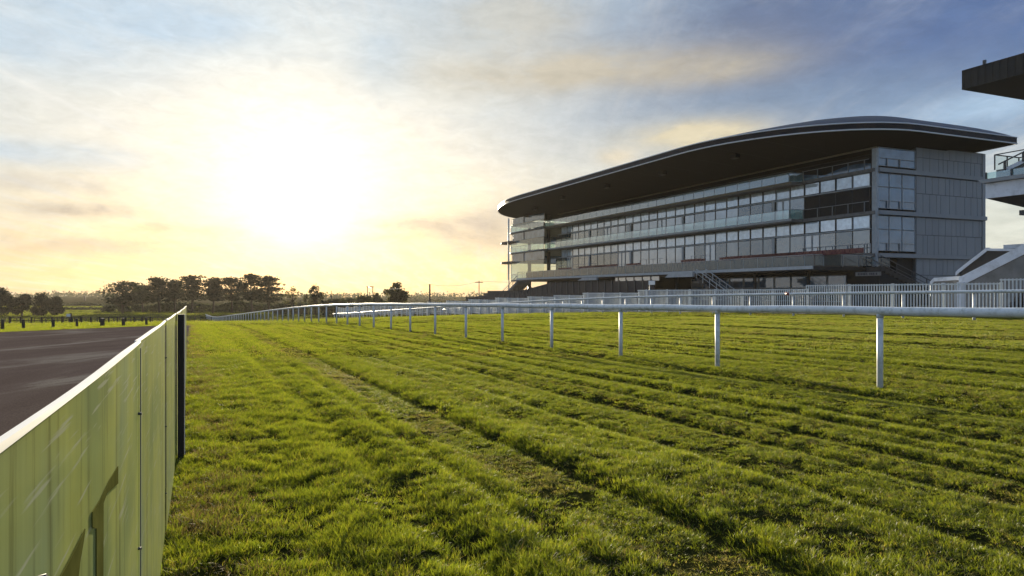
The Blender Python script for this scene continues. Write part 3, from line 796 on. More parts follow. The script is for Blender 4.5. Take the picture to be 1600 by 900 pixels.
# clerestory strip and light soffit pieces under the deck
for x0, x1 in ((962, 1032),):
    a, b = U(x1, 53), U(x0, 53)
    for uu in np.arange(a, b, 1.9): window(uu, min(uu+1.85, b), 2.75, 3.36, 'pane_door', 'frame', v=52.9, name='window', fw=.05)
for x0, x1, y0, y1 in ((1040, 1082, 425, 433), (902, 932, 434, 438)):
    a, b = U(x1, 51.6), U(x0, 51.6); zt = Z((x0+x1)/2, y0, 51.6); zb = Z((x0+x1)/2, y1, 51.6)
    part(MB(W).slabpoly([(a, zt), (a, zb), (b, zb), (b-1.5, zt)] if x0 < 1000 else [(a, zt), (a, zb), (b+.2, zb), (b-1.0, zt)], 51.6, 51.9), 'soffit_panel', 'lframe')
# stairs
def flight(p0, p1, wdt, n, name, m, along='u', rail_m='grey_steel', both=True):
    """p0 top (u,v,z) -> p1 bottom; steps plus handrails"""
    mb = MB(W); th = .25
    for i in range(n):
        t0, t1 = i/n, (i+1)/n; z = p0[2]+(p1[2]-p0[2])*t0
        if along == 'u': a, b = sorted((p0[0]+(p1[0]-p0[0])*t0, p0[0]+(p1[0]-p0[0])*t1)); mb.box(a, b, p0[1], p0[1]+wdt, z-th-.2, z-.02*i*0)
        else: a, b = sorted((p0[1]+(p1[1]-p0[1])*t0, p0[1]+(p1[1]-p0[1])*t1)); mb.box(p0[0], p0[0]+wdt, a, b, z-th-.2, z)
    st = part(mb, name, m)
    for off in ((0, wdt) if both else (0,)):
        h = MB(W); 
        q0 = (p0[0], p0[1]+off, p0[2]+.95) if along == 'u' else (p0[0]+off, p0[1], p0[2]+.95)
        q1 = (p1[0], p1[1]+off, p1[2]+.95) if along == 'u' else (p1[0]+off, p1[1], p1[2]+.95)
        h.bar(q0, q1, .07); m0 = (q0[0], q0[1], q0[2]-.45); m1 = (q1[0], q1[1], q1[2]-.45); h.bar(m0, m1, .04)
        for k in range(6):
            t = k/5; c = [q0[i]+(q1[i]-q0[i])*t for i in range(3)]; h.bar((c[0], c[1], c[2]), (c[0], c[1], c[2]-1.0), .06)
        part(h, 'handrail', rail_m, st)
flight((U(1088, 50.3), 50.3, 2.9), (U(1142, 50.3), 50.3, .2), 1.3, 12, 'stair', 'dark_conc', 'u', 'lframe')
flight((121, 54.3, 3.4), (131.5, 54.3, -.9), 2.6, 18, 'stair', 'concrete', 'u', 'grey_steel')
flight((47.6, 57.5, 3.7), (47.6, 67.5, .3), 1.6, 18, 'stair', 'dark_conc', 'v', 'steel')
part(MB(W).add([(47.6, 57.3, 3.3), (47.6, 66.5, .1), (47.6, 57.3, .1), (49.3, 57.3, 3.3), (49.3, 66.5, .1), (49.3, 57.3, .1)], [(0, 1, 2), (3, 5, 4), (0, 3, 4, 1), (1, 4, 5, 2), (2, 5, 3, 0)]), 'stair_wall', 'interior')

# notice plate on a post by the terrace
sp = W(U(1015, 44), 44); zt = Z(1015, 442, 44)
sg = empty('notice_sign', (sp[0], sp[1], float(base_z(sp[0], sp[1]))), 'small blank white notice plate on a thin post before the dark boarded terrace', 'sign')
ua, ub = U(1023.5, 44), U(1014, 44)
MB(W).box(ua, ub, 43.95, 44, zt-.2, zt+.22).build('plate', 'plate', sg)
MB(W).tube([(ub-.06, 44.05, -1.6), (ub-.06, 44.05, zt+.22)], .05, 8).build('post', 'grey_steel', sg)

# ------------------------------------------------------------------ second stand at the right edge
S0 = 31.3
s2 = empty('grandstand', W(20, 55, -.4), 'second grandstand with flat black cantilever roof, only its end in view at the right', 'grandstand')
p2 = lambda mb, n, m, par=s2: mb.build(n, m, par)
rf = p2(MB(W).box(-8, S0, 45, 68, 14.2, 15.42), 'roof', 'black_roof')
rb = MB(W)
for uu in np.arange(-8, S0, .45): rb.box(uu, uu+.06, 44.96, 44.998, 14.25, 15.4)
p2(rb, 'fascia', 'black_roof', rf)
p2(MB(W).box(S0-1.35, S0-1.2, 45.2, 45.35, 15.42, 15.75), 'roof_light', 'steel', rf)
p2(MB(W).tube([(30.7, 51.2, 9.4), (30.7, 51.2, 14.2)], .09, 10), 'post', 'white_trim')
p2(MB(W).box(-8, S0, 47.3, 49.9, 7.4, 8.37), 'balcony_beam', 'pale_conc')
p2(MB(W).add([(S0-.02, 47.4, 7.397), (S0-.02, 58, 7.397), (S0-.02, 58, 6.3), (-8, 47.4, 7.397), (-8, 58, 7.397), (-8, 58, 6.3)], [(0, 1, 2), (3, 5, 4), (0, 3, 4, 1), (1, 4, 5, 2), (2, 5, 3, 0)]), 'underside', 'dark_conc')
p2(MB(W).slabpoly([(S0+.35, 8.62), (S0+.1, 8.39), (-8, 8.39), (-8, 8.62)], 47.0, 49.8), 'ledge', 'cladding')
gl = MB(W)
for uu in np.arange(S0-.1, 0, -1.6): gl.add([(uu, 47.25, 8.66), (uu-1.5, 47.25, 8.66), (uu-1.5, 47.25, 9.05), (uu, 47.25, 9.05)], [(0, 1, 2, 3)])
g2 = p2(gl, 'balustrade', 'balus')
pp = MB(W)
for uu in np.arange(S0-.1, 0, -1.6): pp.bar((uu, 47.2, 8.63), (uu, 47.2, 9.07), .08)
p2(pp, 'baluster', 'steel', g2)
rk = p2(MB(W).slabpoly([(S0-.3, 8.63), (-8, 8.63), (-8, 16), (S0-.9, 9.25), (S0-.3, 9.25)], 47.9, 49.7), 'raked_seating', 'concrete')
p2(MB(W).slabpoly([(S0-.9, 9.25), (S0-.9, 9.0), (S0-14, 13.3), (S0-14, 13.6)], 47.72, 47.88), 'stringer', 'pale_conc', rk)
bx = MB(W)
for (a, b) in ((S0-.3, 47.75), (S0-.3, 49.0), (S0-.3, 50.2), (S0-2.2, 50.2)): bx.bar((a, b, 9.25), (a, b, 10.22), .06)
bx.bar((S0-.3, 47.75, 10.22), (S0-.3, 50.2, 10.22), .06); bx.bar((S0-.3, 47.75, 10.22), (-3, 47.75, 10.5), .06); bx.bar((S0-.3, 50.2, 10.22), (-3, 50.2, 10.3), .06)
bx.bar((S0-.6, 47.65, 9.55), (S0-14, 47.65, 14.1), .07)
for k in range(7): t = k/7; bx.bar((S0-1-8*t, 47.65, 9.1+2.7*t), (S0-1-8*t, 47.65, 9.7+2.7*t), .11)
h2 = p2(bx, 'handrail', 'steel')
p2(MB(W).add([(S0-.3, 47.75, 9.27), (S0-.3, 50.2, 9.27), (S0-.3, 50.2, 10.2), (S0-.3, 47.75, 10.2)], [(0, 1, 2, 3)]).add([(S0-.3, 50.2, 9.27), (-3, 50.2, 9.27), (-3, 50.2, 10.2), (S0-.3, 50.2, 10.2)], [(0, 1, 2, 3)]), 'screen', 'clear', h2)
p2(MB(W).box(U(1700, 52), U(1575, 52), 52, 60, -.5, 4.35), 'annexe', 'concrete')
p2(MB(W).box(U(1700, 52), U(1573, 52)+.1, 51.8, 60.2, 4.353, 4.62), 'annexe_roof', 'pale_conc')
p2(MB(W).box(-8, S0-5, 62, 66, -.5, 14.2), 'back_wall', 'dark_conc')
p2(MB(W).box(U(1597, 53.5)-1.5, U(1597, 53.5)+.2, 53.5, 54.4, 6.75, 7.1), 'lamp_bracket', 'steel')

# white concrete steps of the viewing terrace
cs = empty('terrace_steps', W(27, 40, 0), 'white edged concrete steps rising beside the second grandstand behind the palisade', 'steps')
def strip(pxs, v, w, m='pale_conc', name='coping', th=.16, skew=0.0):
    mb = MB(W); P = [(U(x, v+skew*i), v+skew*i, Z(x, y, v+skew*i)) for i, (x, y) in enumerate(pxs)]
    for a, b in zip(P[:-1], P[1:]):
        mb.hexa([(a[0], a[1], a[2]-th), (b[0], b[1], b[2]-th), (b[0], b[1]+w, b[2]-th), (a[0], a[1]+w, a[2]-th)],
                [(a[0], a[1], a[2]+th), (b[0], b[1], b[2]+th), (b[0], b[1]+w, b[2]+th), (a[0], a[1]+w, a[2]+th)])
    return mb.build(name, m, cs)
strip([(1498, 441), (1640, 369)], 40, .4, th=.27)
MB(W).box(U(1506, 39.9), U(1495, 39.9), 39.88, 39.995, -.6, Z(1500, 441, 39.9)).build('pillar', 'pale_conc', cs)
strip([(1493, 428), (1497, 424), (1541, 390)], 44, .35, th=.12)
strip([(1541, 390), (1640, 391)], 44, .35, th=.07)
strip([(1453, 460), (1453, 443), (1459, 437), (1505, 434)], 40.6, .3, th=.11)
mb = MB(W); a0, a1 = U(1504, 40.05), U(1640, 40.05)
mb.slabpoly([(a0, -.6), (a0, Z(1504, 441, 40.05)), (a1, Z(1640, 372, 40.05)), (a1, Z(1640, 400, 40.05)), (U(1545, 40.05), -.6)], 40.05, 40.35)
mb.build('side_wall', 'concrete', cs)
MB(W).slabpoly([(U(1499, 44.05), -.6), (U(1499, 44.05), Z(1499, 425, 44.05)), (U(1541, 44.05), Z(1541, 392, 44.05)), (U(1640, 44.05), Z(1640, 393, 44.05)), (U(1640, 44.05), -.6)], 44.05, 44.3).build('rear_wall', 'dark_conc', cs)
MB(W).box(U(1504, 40.7), U(1455, 40.7), 40.65, 40.85, -.6, Z(1480, 438, 40.7)).build('low_wall', 'concrete', cs)
st = MB(W)
for k in range(10): st.box(a1, a0-.4-.55*k, 41.1, 43.9, -.6, .1+.28*k)
st.build('step_flight', 'dark_conc', cs)

# ------------------------------------------------------------------ trees, hedges
def quads_from(cent, size, rgen, flat=0.0):
    n = len(cent)
    a = rgen.normal(size=(n, 3)); a /= np.linalg.norm(a, axis=1)[:, None]
    b = rgen.normal(size=(n, 3)); b -= (a*b).sum(1)[:, None]*a; b /= np.linalg.norm(b, axis=1)[:, None]
    s = size*rgen.uniform(.5, 1.3, (n, 1)); a = a*s; b = b*s*.7
    if flat: a[:, 2] *= flat; b[:, 2] *= flat
    V = np.stack([cent-a, cent-b*.8, cent+a, cent+b], 1).reshape(-1, 3)
    return V, np.arange(4*n).reshape(n, 4)
def foliage(name, clumps, per, size, m, parent, seed, flat=0.0):
    """clumps: (x,y,z, rx,ry,rz)"""
    g_ = np.random.default_rng(seed); C = []
    for (x, y, z, rx, ry, rz) in clumps:
        d = g_.normal(size=(per, 3)); d /= np.linalg.norm(d, axis=1)[:, None]
        r = g_.random((per, 1))**.45
        C.append(np.array([x, y, z]) + d*r*np.array([rx, ry, rz])*(1+.25*g_.normal(size=(per, 1))))
    V, Fq = quads_from(np.concatenate(C), size, g_, flat)
    me = raw_mesh(name, V, Fq, m); o = bpy.data.objects.new(name, me); COL.objects.link(o); o.parent = parent; return o
def base_at(px, Y):
    x = (px-800)/F*Y; return x, Y, float(base_z(x, Y))
def zpx(py, Y): return EYE+(HZ-py)/F*Y
def pine(x0, x1, top, Y, label, seed, lean=0.0, bare=.45):
    px = (x0+x1)/2; x, y, zb = base_at(px, Y); h = zpx(top, Y)-zb; wd = (x1-x0)/F*Y/2*1.42
    e = empty('pine_tree', (x, y, zb), label, 'tree', 'pines on the skyline'); r = random.Random(seed)
    tk = MB(); th = h*.8
    tp = [(lean*t*t*th*.5 + .25*math.sin(3*t+seed), .2*math.sin(2*t+seed*2), t*th-.3*(t == 0)) for t in (0, .2, .4, .6, .8, 1)]
    tk.tube(tp, [.48, .38, .32, .26, .18, .08], 7)
    cl = []
    npad = 17
    for k in range(npad):
        t = bare + (1-bare)*(k+.5)/npad; zc = h*(t-.05)+r.uniform(-.4, .3)
        env = wd*(1.0 if t < .72 else 1.0-(t-.72)*2.3)*(.8+.35*math.sin(9*t+seed))
        a = k*2.4+seed+r.uniform(-.5, .5); rad = env*r.uniform(.2, .75)
        cx, cy = rad*math.cos(a)+tp[3][0], rad*.7*math.sin(a); s = wd*r.uniform(.38, .60)
        cl.append((cx, cy, zc, s, s*.8, r.uniform(.7, 1.25)))
        i = min(4, int(t*.95/.2)); b0 = tp[i]
        tk.tube([b0, ((b0[0]+cx)/2, (b0[1]+cy)/2, (b0[2]+zc)/2+.2), (cx, cy, zc-.1)], [.13, .09, .04], 5)
    cl.append((tp[3][0]+wd*r.uniform(-.3, .3), 0, h*.93, wd*.36, wd*.4, .8))
    o = [tuple(Vector(p)+Vector((x, y, zb))) for p in tk.v]; tk.v = o
    tk.build('trunk', 'bark', e); foliage('crown', cl, 165, .50, 'pine', e, seed, .6)
    return e
def broad(x0, x1, top, base_py, Y, label, seed, m='leaf', per=90, nc=24, name='tree', sparse=1.0, low=.25, cat='tree', size=.26, group=None):
    px = (x0+x1)/2; x, y, zb = base_at(px, Y); 
    if base_py: zb = zpx(base_py, Y)
    h = zpx(top, Y)-zb; wd = (x1-x0)/F*Y/2
    e = empty(name, (x, y, zb), label, cat, group); r = random.Random(seed)
    tk = MB(); cl = []
    tk.tube([(0, 0, -.5), (.1, 0, h*.2), (.05, .1, h*.42)], [.32, .25, .16], 7)
    for k in range(nc):
        a = r.uniform(0, 6.28); ph = r.random(); t = low+(1-low)*ph
        prof = math.sin(math.pi*min(1, (.18+.82*ph)))**.6
        rad = wd*prof*r.uniform(.3, .92)
        c = (rad*math.cos(a), rad*math.sin(a)*.8, h*(t*.94)); s = wd*r.uniform(.16, .34)*sparse**.5
        cl.append((*c, s, s, s*.75))
        tk.tube([(.05, .05, h*(.22+.2*r.random())), (c[0]*.5, c[1]*.5, (h*.35+c[2])/2), c], [.10, .06, .02], 5)
    tk.v = [tuple(Vector(p)+Vector((x, y, zb))) for p in tk.v]
    tk.build('trunk', 'bark', e); foliage('crown', cl, int(per*sparse), size, m, e, seed); return e
def hedge(x0, x1, tops, Y, label, seed, m='hedge', name='hedge', cat='hedge', group=None, per=60):
    xa = (x0-800)/F*Y; xb = (x1-800)/F*Y; xm = (xa+xb)/2; zb = float(base_z(xm, Y)); r = random.Random(seed)
    e = empty(name, (xm, Y, zb), label, cat, group); cl = []
    n = max(3, int((xb-xa)/1.1))
    for i in range(n):
        t = (i+.5)/n; top = np.interp(t, np.linspace(0, 1, len(tops)), tops)+r.uniform(-.5, 1.2)
        h = max(.8, zpx(top, Y)-zb); xx = xa+(xb-xa)*t-xm
        for k in range(max(2, int(h/1.1))):
            zc = h*(k+.5)/max(2, int(h/1.1)); cl.append((xx+r.uniform(-.5, .5), r.uniform(-1.2, 1.2), zc, .95, 1.1, max(.5, .6*h/max(2, int(h/1.1)))))
    foliage('foliage', cl, per, .42, m, e, seed); return e
PINES = [(158, 222, 440, 262, 'leftmost spreading pine of the skyline group, one lower limb reaching left', 1),
         (206, 240, 446, 285, 'low pine in the gap behind the leftmost spreading pine', 2),
         (230, 268, 433, 268, 'second tall flat topped pine from the left of the group', 3),
         (258, 290, 437, 280, 'pine with a flat even crown between two taller pines', 4),
         (280, 322, 430, 272, 'broad pine with a rounded summit near the middle of the group', 5),
         (318, 348, 434, 266, 'slim pine with a small flat cap right of the group middle', 6),
         (340, 382, 432, 276, 'wide pine with its crown shoulder sloping left', 7),
         (374, 412, 428, 262, 'tallest pine of the skyline group', 8),
         (398, 443, 431, 270, 'rightmost pine of the group with limbs stretching over the gap', 9)]
for (a, b, t, Y, lb, s_) in PINES: pine(a, b, t, Y, lb, s_, .15 if s_ in (1,) else 0.0, .36 if s_ in (1, 9) else .42)
for i, (a, b, t, lb) in enumerate(((-30, 22, 451, 'tall dark tree cut by the left edge of the view'), (18, 50, 459, 'round bushy tree second from the left edge'), (48, 82, 460, 'round bushy tree with a double top at the left'), (78, 101, 464, 'smallest round tree at the right end of the left clump'))):
    broad(a, b, t, 493, 215+6*i, lb, 40+i, 'pine', 130, 34, 'broadleaf_tree', 1.3, .1, size=.3, group='round trees at the left edge')
broad(440, 474, 447, 489, 225, 'thin half bare tree right of the pines', 60, 'leaf', 26, 22, 'broadleaf_tree', .8, .3)
broad(474, 511, 446, 489, 215, 'loose airy tree with feathery twigs near the sun', 61, 'leaf', 70, 30, 'broadleaf_tree', 1.0, .2)
broad(600, 638, 443, 476, 190, 'solitary round crowned tree standing between the sun and the poles', 62, 'leaf', 120, 36, 'broadleaf_tree', 1.1, .12)
broad(578, 595, 454, 478, 200, 'spiky upright shrub beside the twin pole frame', 63, 'leaf', 60, 16, 'shrub', .9, .05, 'shrub')
hedge(160, 300, (478, 473, 477, 471, 475), 292, 'dark undergrowth under the left half of the pines', 70)
hedge(296, 445, (472, 477, 470, 476, 473), 290, 'dark undergrowth under the right half of the pines', 71)
hedge(425, 480, (478, 471, 474), 232, 'bramble bank below the half bare tree', 72)
hedge(503, 545, (470, 466, 469), 205, 'low rounded hedge right of the feathery tree', 73)
hedge(528, 602, (470, 466, 462, 463, 470), 196, 'long dark hedge below the twin pole frame', 74)
hedge(100, 165, (480, 473, 472, 478), 420, 'hazy shrubs below the distant chimney', 75)
hedge(163, 190, (479, 475, 479), 400, 'small hazy bush left of the first pine trunk', 76)
hedge(92, 480, (484, 485, 484, 485, 486), 330, 'long low field hedge running behind the pines', 77, per=40)
hedge(595, 775, (474, 472, 472, 471, 470), 260, 'low hedge line on the skyline left of the grandstand', 78, per=40)

# far woods that read as one mass
def far_wood(name, label, Y, x0, x1, h, seed):
    n = 700; r = np.random.default_rng(seed); xs = r.uniform(x0, x1, n); ys = Y+r.normal(0, 45, n)
    zs = base_z(xs, ys); hh = h*(.45+.9*vnoise(xs/60, ys/60+seed))
    C = []
    for x, y, z, k in zip(xs, ys, zs, hh):
        m_ = 10; d = r.normal(size=(m_, 3)); C.append(np.array([x, y, z+k*.45])+d*np.array([3.2, 3.2, k*.25]))
    V, Fq = quads_from(np.concatenate(C), 1.6, r)
    o = bpy.data.objects.new(name, raw_mesh(name, V, Fq, 'hedge')); COL.objects.link(o); tag(o, label, 'wood', kind='stuff')
far_wood('far_wood', 'far off wooded ridge behind the pines', 900, -900, 260, 7, 3)
far_wood('far_wood', 'farthest wooded hills along the horizon', 1250, -1300, 400, 8, 5)

# ------------------------------------------------------------------ poles, bollards, small fences
def pole(px, top, Y, label, r=.14, arms=(), name='utility_pole'):
    x, y, zb = base_at(px, Y); zt = zpx(top, Y)
    e = empty(name, (x, y, zb), label, 'pole', None)
    MB().tube([(x, y, zb-.3), (x, y, zt)], [r, r*.75], 8).build('shaft', 'timber', e)
    for (dz, hw) in arms: MB().box(x-hw, x+hw, y-.06, y+.06, zt-dz-.08, zt-dz+.08).build('crossarm', 'timber', e)
    return x, y, zt
w1 = pole(671.5, 444, 150, 'plain dark wooden pole left of the grandstand', .2)
w2 = pole(748.5, 439, 165, 'thin grey pole with a short crossarm next to the grandstand', .11, ((.3, .9),))
pole(517.5, 454, 210, 'short single pole right of the feathery tree', .13)
pole(132.3, 462, 640, 'distant slim chimney standing above the far shrubs', .9, name='chimney_stack')
x, y, zb = base_at(578, 200)
e = empty('pole_frame', (x, y, zb), 'twin pole frame with one crossbar above the long hedge', 'pole')
xa, ya, za = PY(574, 448, 200); xb, yb, _ = PY(582.5, 448, 200)
for xx in (xa, xb): MB().tube([(xx, ya, zb-.3), (xx, ya, za)], .11, 8).build('shaft', 'timber', e)
MB().box(xa-.25, xb+.25, ya-.07, ya+.07, za-.1, za+.1).build('crossarm', 'timber', e)
def sag(a, b, s, n=14): return [tuple(Vector(a).lerp(Vector(b), i/n)-Vector((0, 0, s*4*(i/n)*(1-i/n)))) for i in range(n+1)]
tag(MB().tube(sag((xa, ya, za), w1, .8)+sag(w1, w2, .7)[1:]+sag(w2, (w2[0]+18, w2[1]+25, w2[2]+.6), .4)[1:], .022, 4).build('overhead_wire', 'steel'), 'thin overhead wire strung from pole to pole left of the grandstand', 'wire')
bo = [(4, 512, 495, .40, 'squat leaning timber bollard at the left edge of the view'), (37, 510, 495, .36, 'timber bollard second from the left on the verge'), (83, 508, 496, .36, 'timber bollard in front of the pale field marker'), (120.5, 506, 497, .30, 'slim short timber bollard in the middle of the row'),
      (160, 505.5, 499, .52, 'low wide timber stump in the bollard row'), (193, 505, 494, .40, 'sturdy timber bollard right of the wide stump'), (229, 504, 492, .30, 'timber bollard nearest to the windbreak fence end')]
for px, yb, yt, wd, lb in bo:
    d = EYE*F/(yb-468); x = (px-800)/F*d; zb = float(base_z(x, d)); h = max(.45, (yb-yt)/F*d)
    wd = wd*d/120; k = random.uniform(-.03, .03)
    o = MB().hexa([(x-wd/2, d-wd/2, zb-.1), (x+wd/2, d-wd/2, zb-.1), (x+wd/2, d+wd/2, zb-.1), (x-wd/2, d+wd/2, zb-.1)], [(x-wd*.42+k, d-wd*.42, zb+h), (x+wd*.44+k, d-wd*.42, zb+h*.96), (x+wd*.44+k, d+wd*.42, zb+h*.97), (x-wd*.42+k, d+wd*.42, zb+h)]).build('bollard', 'timber', origin=(x, d, zb))
    tag(o, lb, 'bollard', 'timber bollards along the verge')
def post_rail(name, px0, px1, Y0, Y1, h, n, label, m='timber', rails=(.95, .5), r=.05):
    xa = (px0-800)/F*Y0; xb = (px1-800)/F*Y1; e = empty(name, (xa, Y0, float(base_z(xa, Y0))), label, 'fence')
    P = [(xa+(xb-xa)*i/n, Y0+(Y1-Y0)*i/n) for i in range(n+1)]
    for (x, y) in P: z = float(base_z(x, y)); MB().box(x-r, x+r, y-r, y+r, z-.1, z+h).build('post', m, e)
    for q in rails: MB().tube([(x, y, float(base_z(x, y))+h*q) for x, y in P], r*.6, 5).build('rail', m, e)
post_rail('field_fence', 15, 235, 62, 74, .65, 15, 'low dark post and rail fence across the bright field at left')
post_rail('field_fence', -20, 330, 150, 160, 1.15, 40, 'long wire fence in front of the pines', rails=(.95, .6), r=.06)
post_rail('boundary_fence', 690, 778, 165, 128, 1.9, 12, 'green mesh boundary fence with dark posts left of the grandstand stairs', 'steel', (.98, .1), .07)
x, y, zb = base_at(107, 110)
mk = empty('field_marker', (x, y, zb), 'pale marker board in the field behind the bollards', 'sign')
MB().box(x-.28, x+.28, y-.03, y+.03, zpx(495.5, 110), zpx(490.5, 110)).build('board', 'plate', mk)
MB().box(x+.1, x+.45, y+.04, y+.1, zb-.1, zpx(489.5, 110)).build('post', 'timber', mk)

# ------------------------------------------------------------------ haze
m, nt, out_ = mat('haze')
pvn = N(nt, 'ShaderNodeVolumePrincipled', {'Color': (1, .90, .74, 1), 'Density': .00011, 'Anisotropy': .15})
nt.links.new(pvn.outputs[0], out_.inputs['Volume'])
M['haze'] = m
hz = MB().box(-1560, 1560, -360, 1560, -30, 24).build('haze', 'haze'); tag(hz, kind='stuff'); hz['label'] = 'thin warm haze over the racecourse'; hz['category'] = 'haze'
hz.display_type = 'WIRE'

# ------------------------------------------------------------------ sky
w = bpy.data.worlds.new('World'); S.world = w; w.use_nodes = True
nt = w.node_tree; nt.nodes.clear()
wo = N(nt, 'ShaderNodeOutputWorld')
sky = N(nt, 'ShaderNodeTexSky', sky_type='NISHITA', sun_disc=False, sun_elevation=SUN_EL, sun_rotation=SUN_AZ, air_density=1.0, dust_density=1.5, ozone_density=1.5)
tc = N(nt, 'ShaderNodeTexCoord'); D = tc.outputs['Generated']
sx = N(nt, 'ShaderNodeSeparateXYZ', {'Vector': D})
def mth(op, a, b=None, c=None, clamp=False):
    n = N(nt, 'ShaderNodeMath', operation=op, use_clamp=clamp)
    for i, q in enumerate((a, b, c)):
        if q is None: continue
        if isinstance(q, bpy.types.NodeSocket): nt.links.new(q, n.inputs[i])
        else: n.inputs[i].default_value = q
    return n.outputs[0]
AZ = mth('ARCTAN2', sx.outputs['X'], sx.outputs['Y']); EL = mth('ARCSINE', sx.outputs['Z'])
def pdir(px, py):
    a = math.atan((px-800)/F); return a, math.atan((HZ-py)/F*math.cos(a))
def blob(px, py, wx, wy, rot=0.0, noise=None, amt=0.0, ad=None):
    """soft elliptical mask round the sky direction seen at photo pixel (px, py); widths in pixels"""
    a0, e0 = ad if ad else pdir(px, py); da = mth('SUBTRACT', AZ, a0); de = mth('SUBTRACT', EL, e0)
    if rot:
        c, s = math.cos(rot), math.sin(rot)
        d1 = mth('ADD', mth('MULTIPLY', da, c), mth('MULTIPLY', de, s)); d2 = mth('SUBTRACT', mth('MULTIPLY', de, c), mth('MULTIPLY', da, s)); da, de = d1, d2
    q = mth('ADD', mth('POWER', mth('DIVIDE', da, wx/F), 2.0), mth('POWER', mth('DIVIDE', de, wy/F), 2.0))
    if noise is not None: q = mth('ADD', q, mth('MULTIPLY', mth('SUBTRACT', noise, .5), amt))
    return mth('EXPONENT', mth('MULTIPLY', q, -1.0), clamp=True)
def mixc(f, a, b, mode='MIX'):
    n = N(nt, 'ShaderNodeMixRGB', blend_type=mode)
    for k, q in (('Fac', f), ('Color1', a), ('Color2', b)):
        if isinstance(q, bpy.types.NodeSocket): nt.links.new(q, n.inputs[k])
        else: n.inputs[k].default_value = q if k == 'Fac' else c4(q)
    return n.outputs[0]
# cloud layer noises (on a plane overhead, so that they stretch towards the horizon)
zz = mth('ADD', mth('MAXIMUM', sx.outputs['Z'], 0.0), .10)
cx = mth('DIVIDE', sx.outputs['X'], zz); cy = mth('DIVIDE', sx.outputs['Y'], zz)
cv = N(nt, 'ShaderNodeCombineXYZ', {'X': cx, 'Y': cy, 'Z': 0.0}).outputs[0]
n1 = N(nt, 'ShaderNodeTexNoise', {'Vector': cv, 'Scale': 1.1, 'Detail': 8.0, 'Roughness': .58, 'Distortion': .5}).outputs['Fac']
mpv = N(nt, 'ShaderNodeMapping', {'Vector': cv, 'Rotation': (0, 0, R(28)), 'Scale': (3.2, .55, 1)}).outputs[0]
n2 = N(nt, 'ShaderNodeTexNoise', {'Vector': mpv, 'Scale': 2.2, 'Detail': 9.0, 'Roughness': .68, 'Distortion': .4}).outputs['Fac']
ae = N(nt, 'ShaderNodeCombineXYZ', {'X': mth('MULTIPLY', AZ, 5.0), 'Y': mth('MULTIPLY', EL, 13.0), 'Z': 2.2}).outputs[0]
n3 = N(nt, 'ShaderNodeTexNoise', {'Vector': ae, 'Scale': 1.6, 'Detail': 10.0, 'Roughness': .66, 'Distortion': .35}).outputs['Fac']
# clear-sky gradient seen through thin cloud
elf = mth('DIVIDE', EL, .42, clamp=True)
left = ramp(nt, elf, [(0.0, (.70, .53, .31)), (.10, (.75, .64, .42)), (.25, (.74, .70, .58)), (.42, (.74, .76, .73)), (.72, (.70, .79, .83)), (1.0, (.52, .68, .83))])
right = ramp(nt, elf, [(0.0, (.60, .55, .44)), (.22, (.50, .57, .60)), (.50, (.33, .47, .66)), (.8, (.17, .26, .46)), (1.0, (.13, .20, .38))])
azf = N(nt, 'ShaderNodeMapRange', {'Value': AZ, 'From Min': -.02, 'From Max': .44, 'To Min': 0.0, 'To Max': 1.0}, interpolation_type='SMOOTHSTEP').outputs[0]
back = ramp(nt, elf, [(0.0, (.52, .66, .82)), (.2, (.44, .61, .86)), (.55, (.28, .44, .72)), (1.0, (.15, .26, .50))])
bkf = N(nt, 'ShaderNodeMapRange', {'Value': mth('ABSOLUTE', mth('ADD', AZ, .10)), 'From Min': .66, 'From Max': 1.05, 'To Min': 0.0, 'To Max': 1.0}, interpolation_type='SMOOTHSTEP').outputs[0]
nsk = mth('MULTIPLY', mth('SUBTRACT', n1, .5), .55)
C = mixc(bkf, mixc(mth('ADD', azf, nsk, clamp=True), left, right), back)
ns = N(nt, 'ShaderNodeVectorMath', {0: sky.outputs[0], 'Scale': .10}, operation='SCALE').outputs[0]
C = mixc(.22, C, ns)
# cirrus streaks
C = mixc(mth('MULTIPLY', N(nt, 'ShaderNodeMapRange', {'Value': n2, 'From Min': .46, 'From Max': .70}).outputs[0], .45, clamp=True), C, (.90, .88, .82))
C = mixc(mth('MULTIPLY', N(nt, 'ShaderNodeMapRange', {'Value': n3, 'From Min': .50, 'From Max': .74}).outputs[0], .20, clamp=True), C, (.46, .56, .70))
# blue gaps
for (px, py, wx, wy, a) in ((255, 30, 150, 35, .55), (30, 60, 160, 40, .45), (600, 95, 55, 50, .45), (700, 30, 60, 40, .5), (15, 235, 170, 18, .5), (960, 45, 60, 60, .5)):
    C = mixc(mth('MULTIPLY', blob(px, py, wx, wy, 0, n3, 2.2), a), C, (.42, .60, .80))
# slate cloud bank on the right
C = mixc(mth('MULTIPLY', blob(1230, 70, 310, 105, -.05, n3, 1.9), .95), C, (.145, .195, .32))
C = mixc(mth('MULTIPLY', blob(1560, 40, 230, 90, 0, n3, 1.3), .85), C, (.100, .170, .36))
C = mixc(mth('MULTIPLY', blob(1200, 170, 300, 45, .05, n3, 2.5), .6), C, (.25, .34, .47))
# cream banks
for (px, py, wx, wy, a, c) in ((880, 110, 230, 34, .85, (.62, .55, .42)), (1110, 108, 110, 22, .8, (.52, .47, .38)), (790, 30, 150, 45, .6, (.62, .58, .48)), (1080, 212, 110, 24, .9, (.80, .70, .48)), (965, 245, 30, 14, .8, (.85, .74, .55)), (1570, 160, 120, 22, .75, (.45, .62, .80)), (1550, 370, 110, 70, .8, (.78, .80, .70))):
    C = mixc(mth('MULTIPLY', blob(px, py, wx, wy, .03, n3, 2.4), a), C, c)
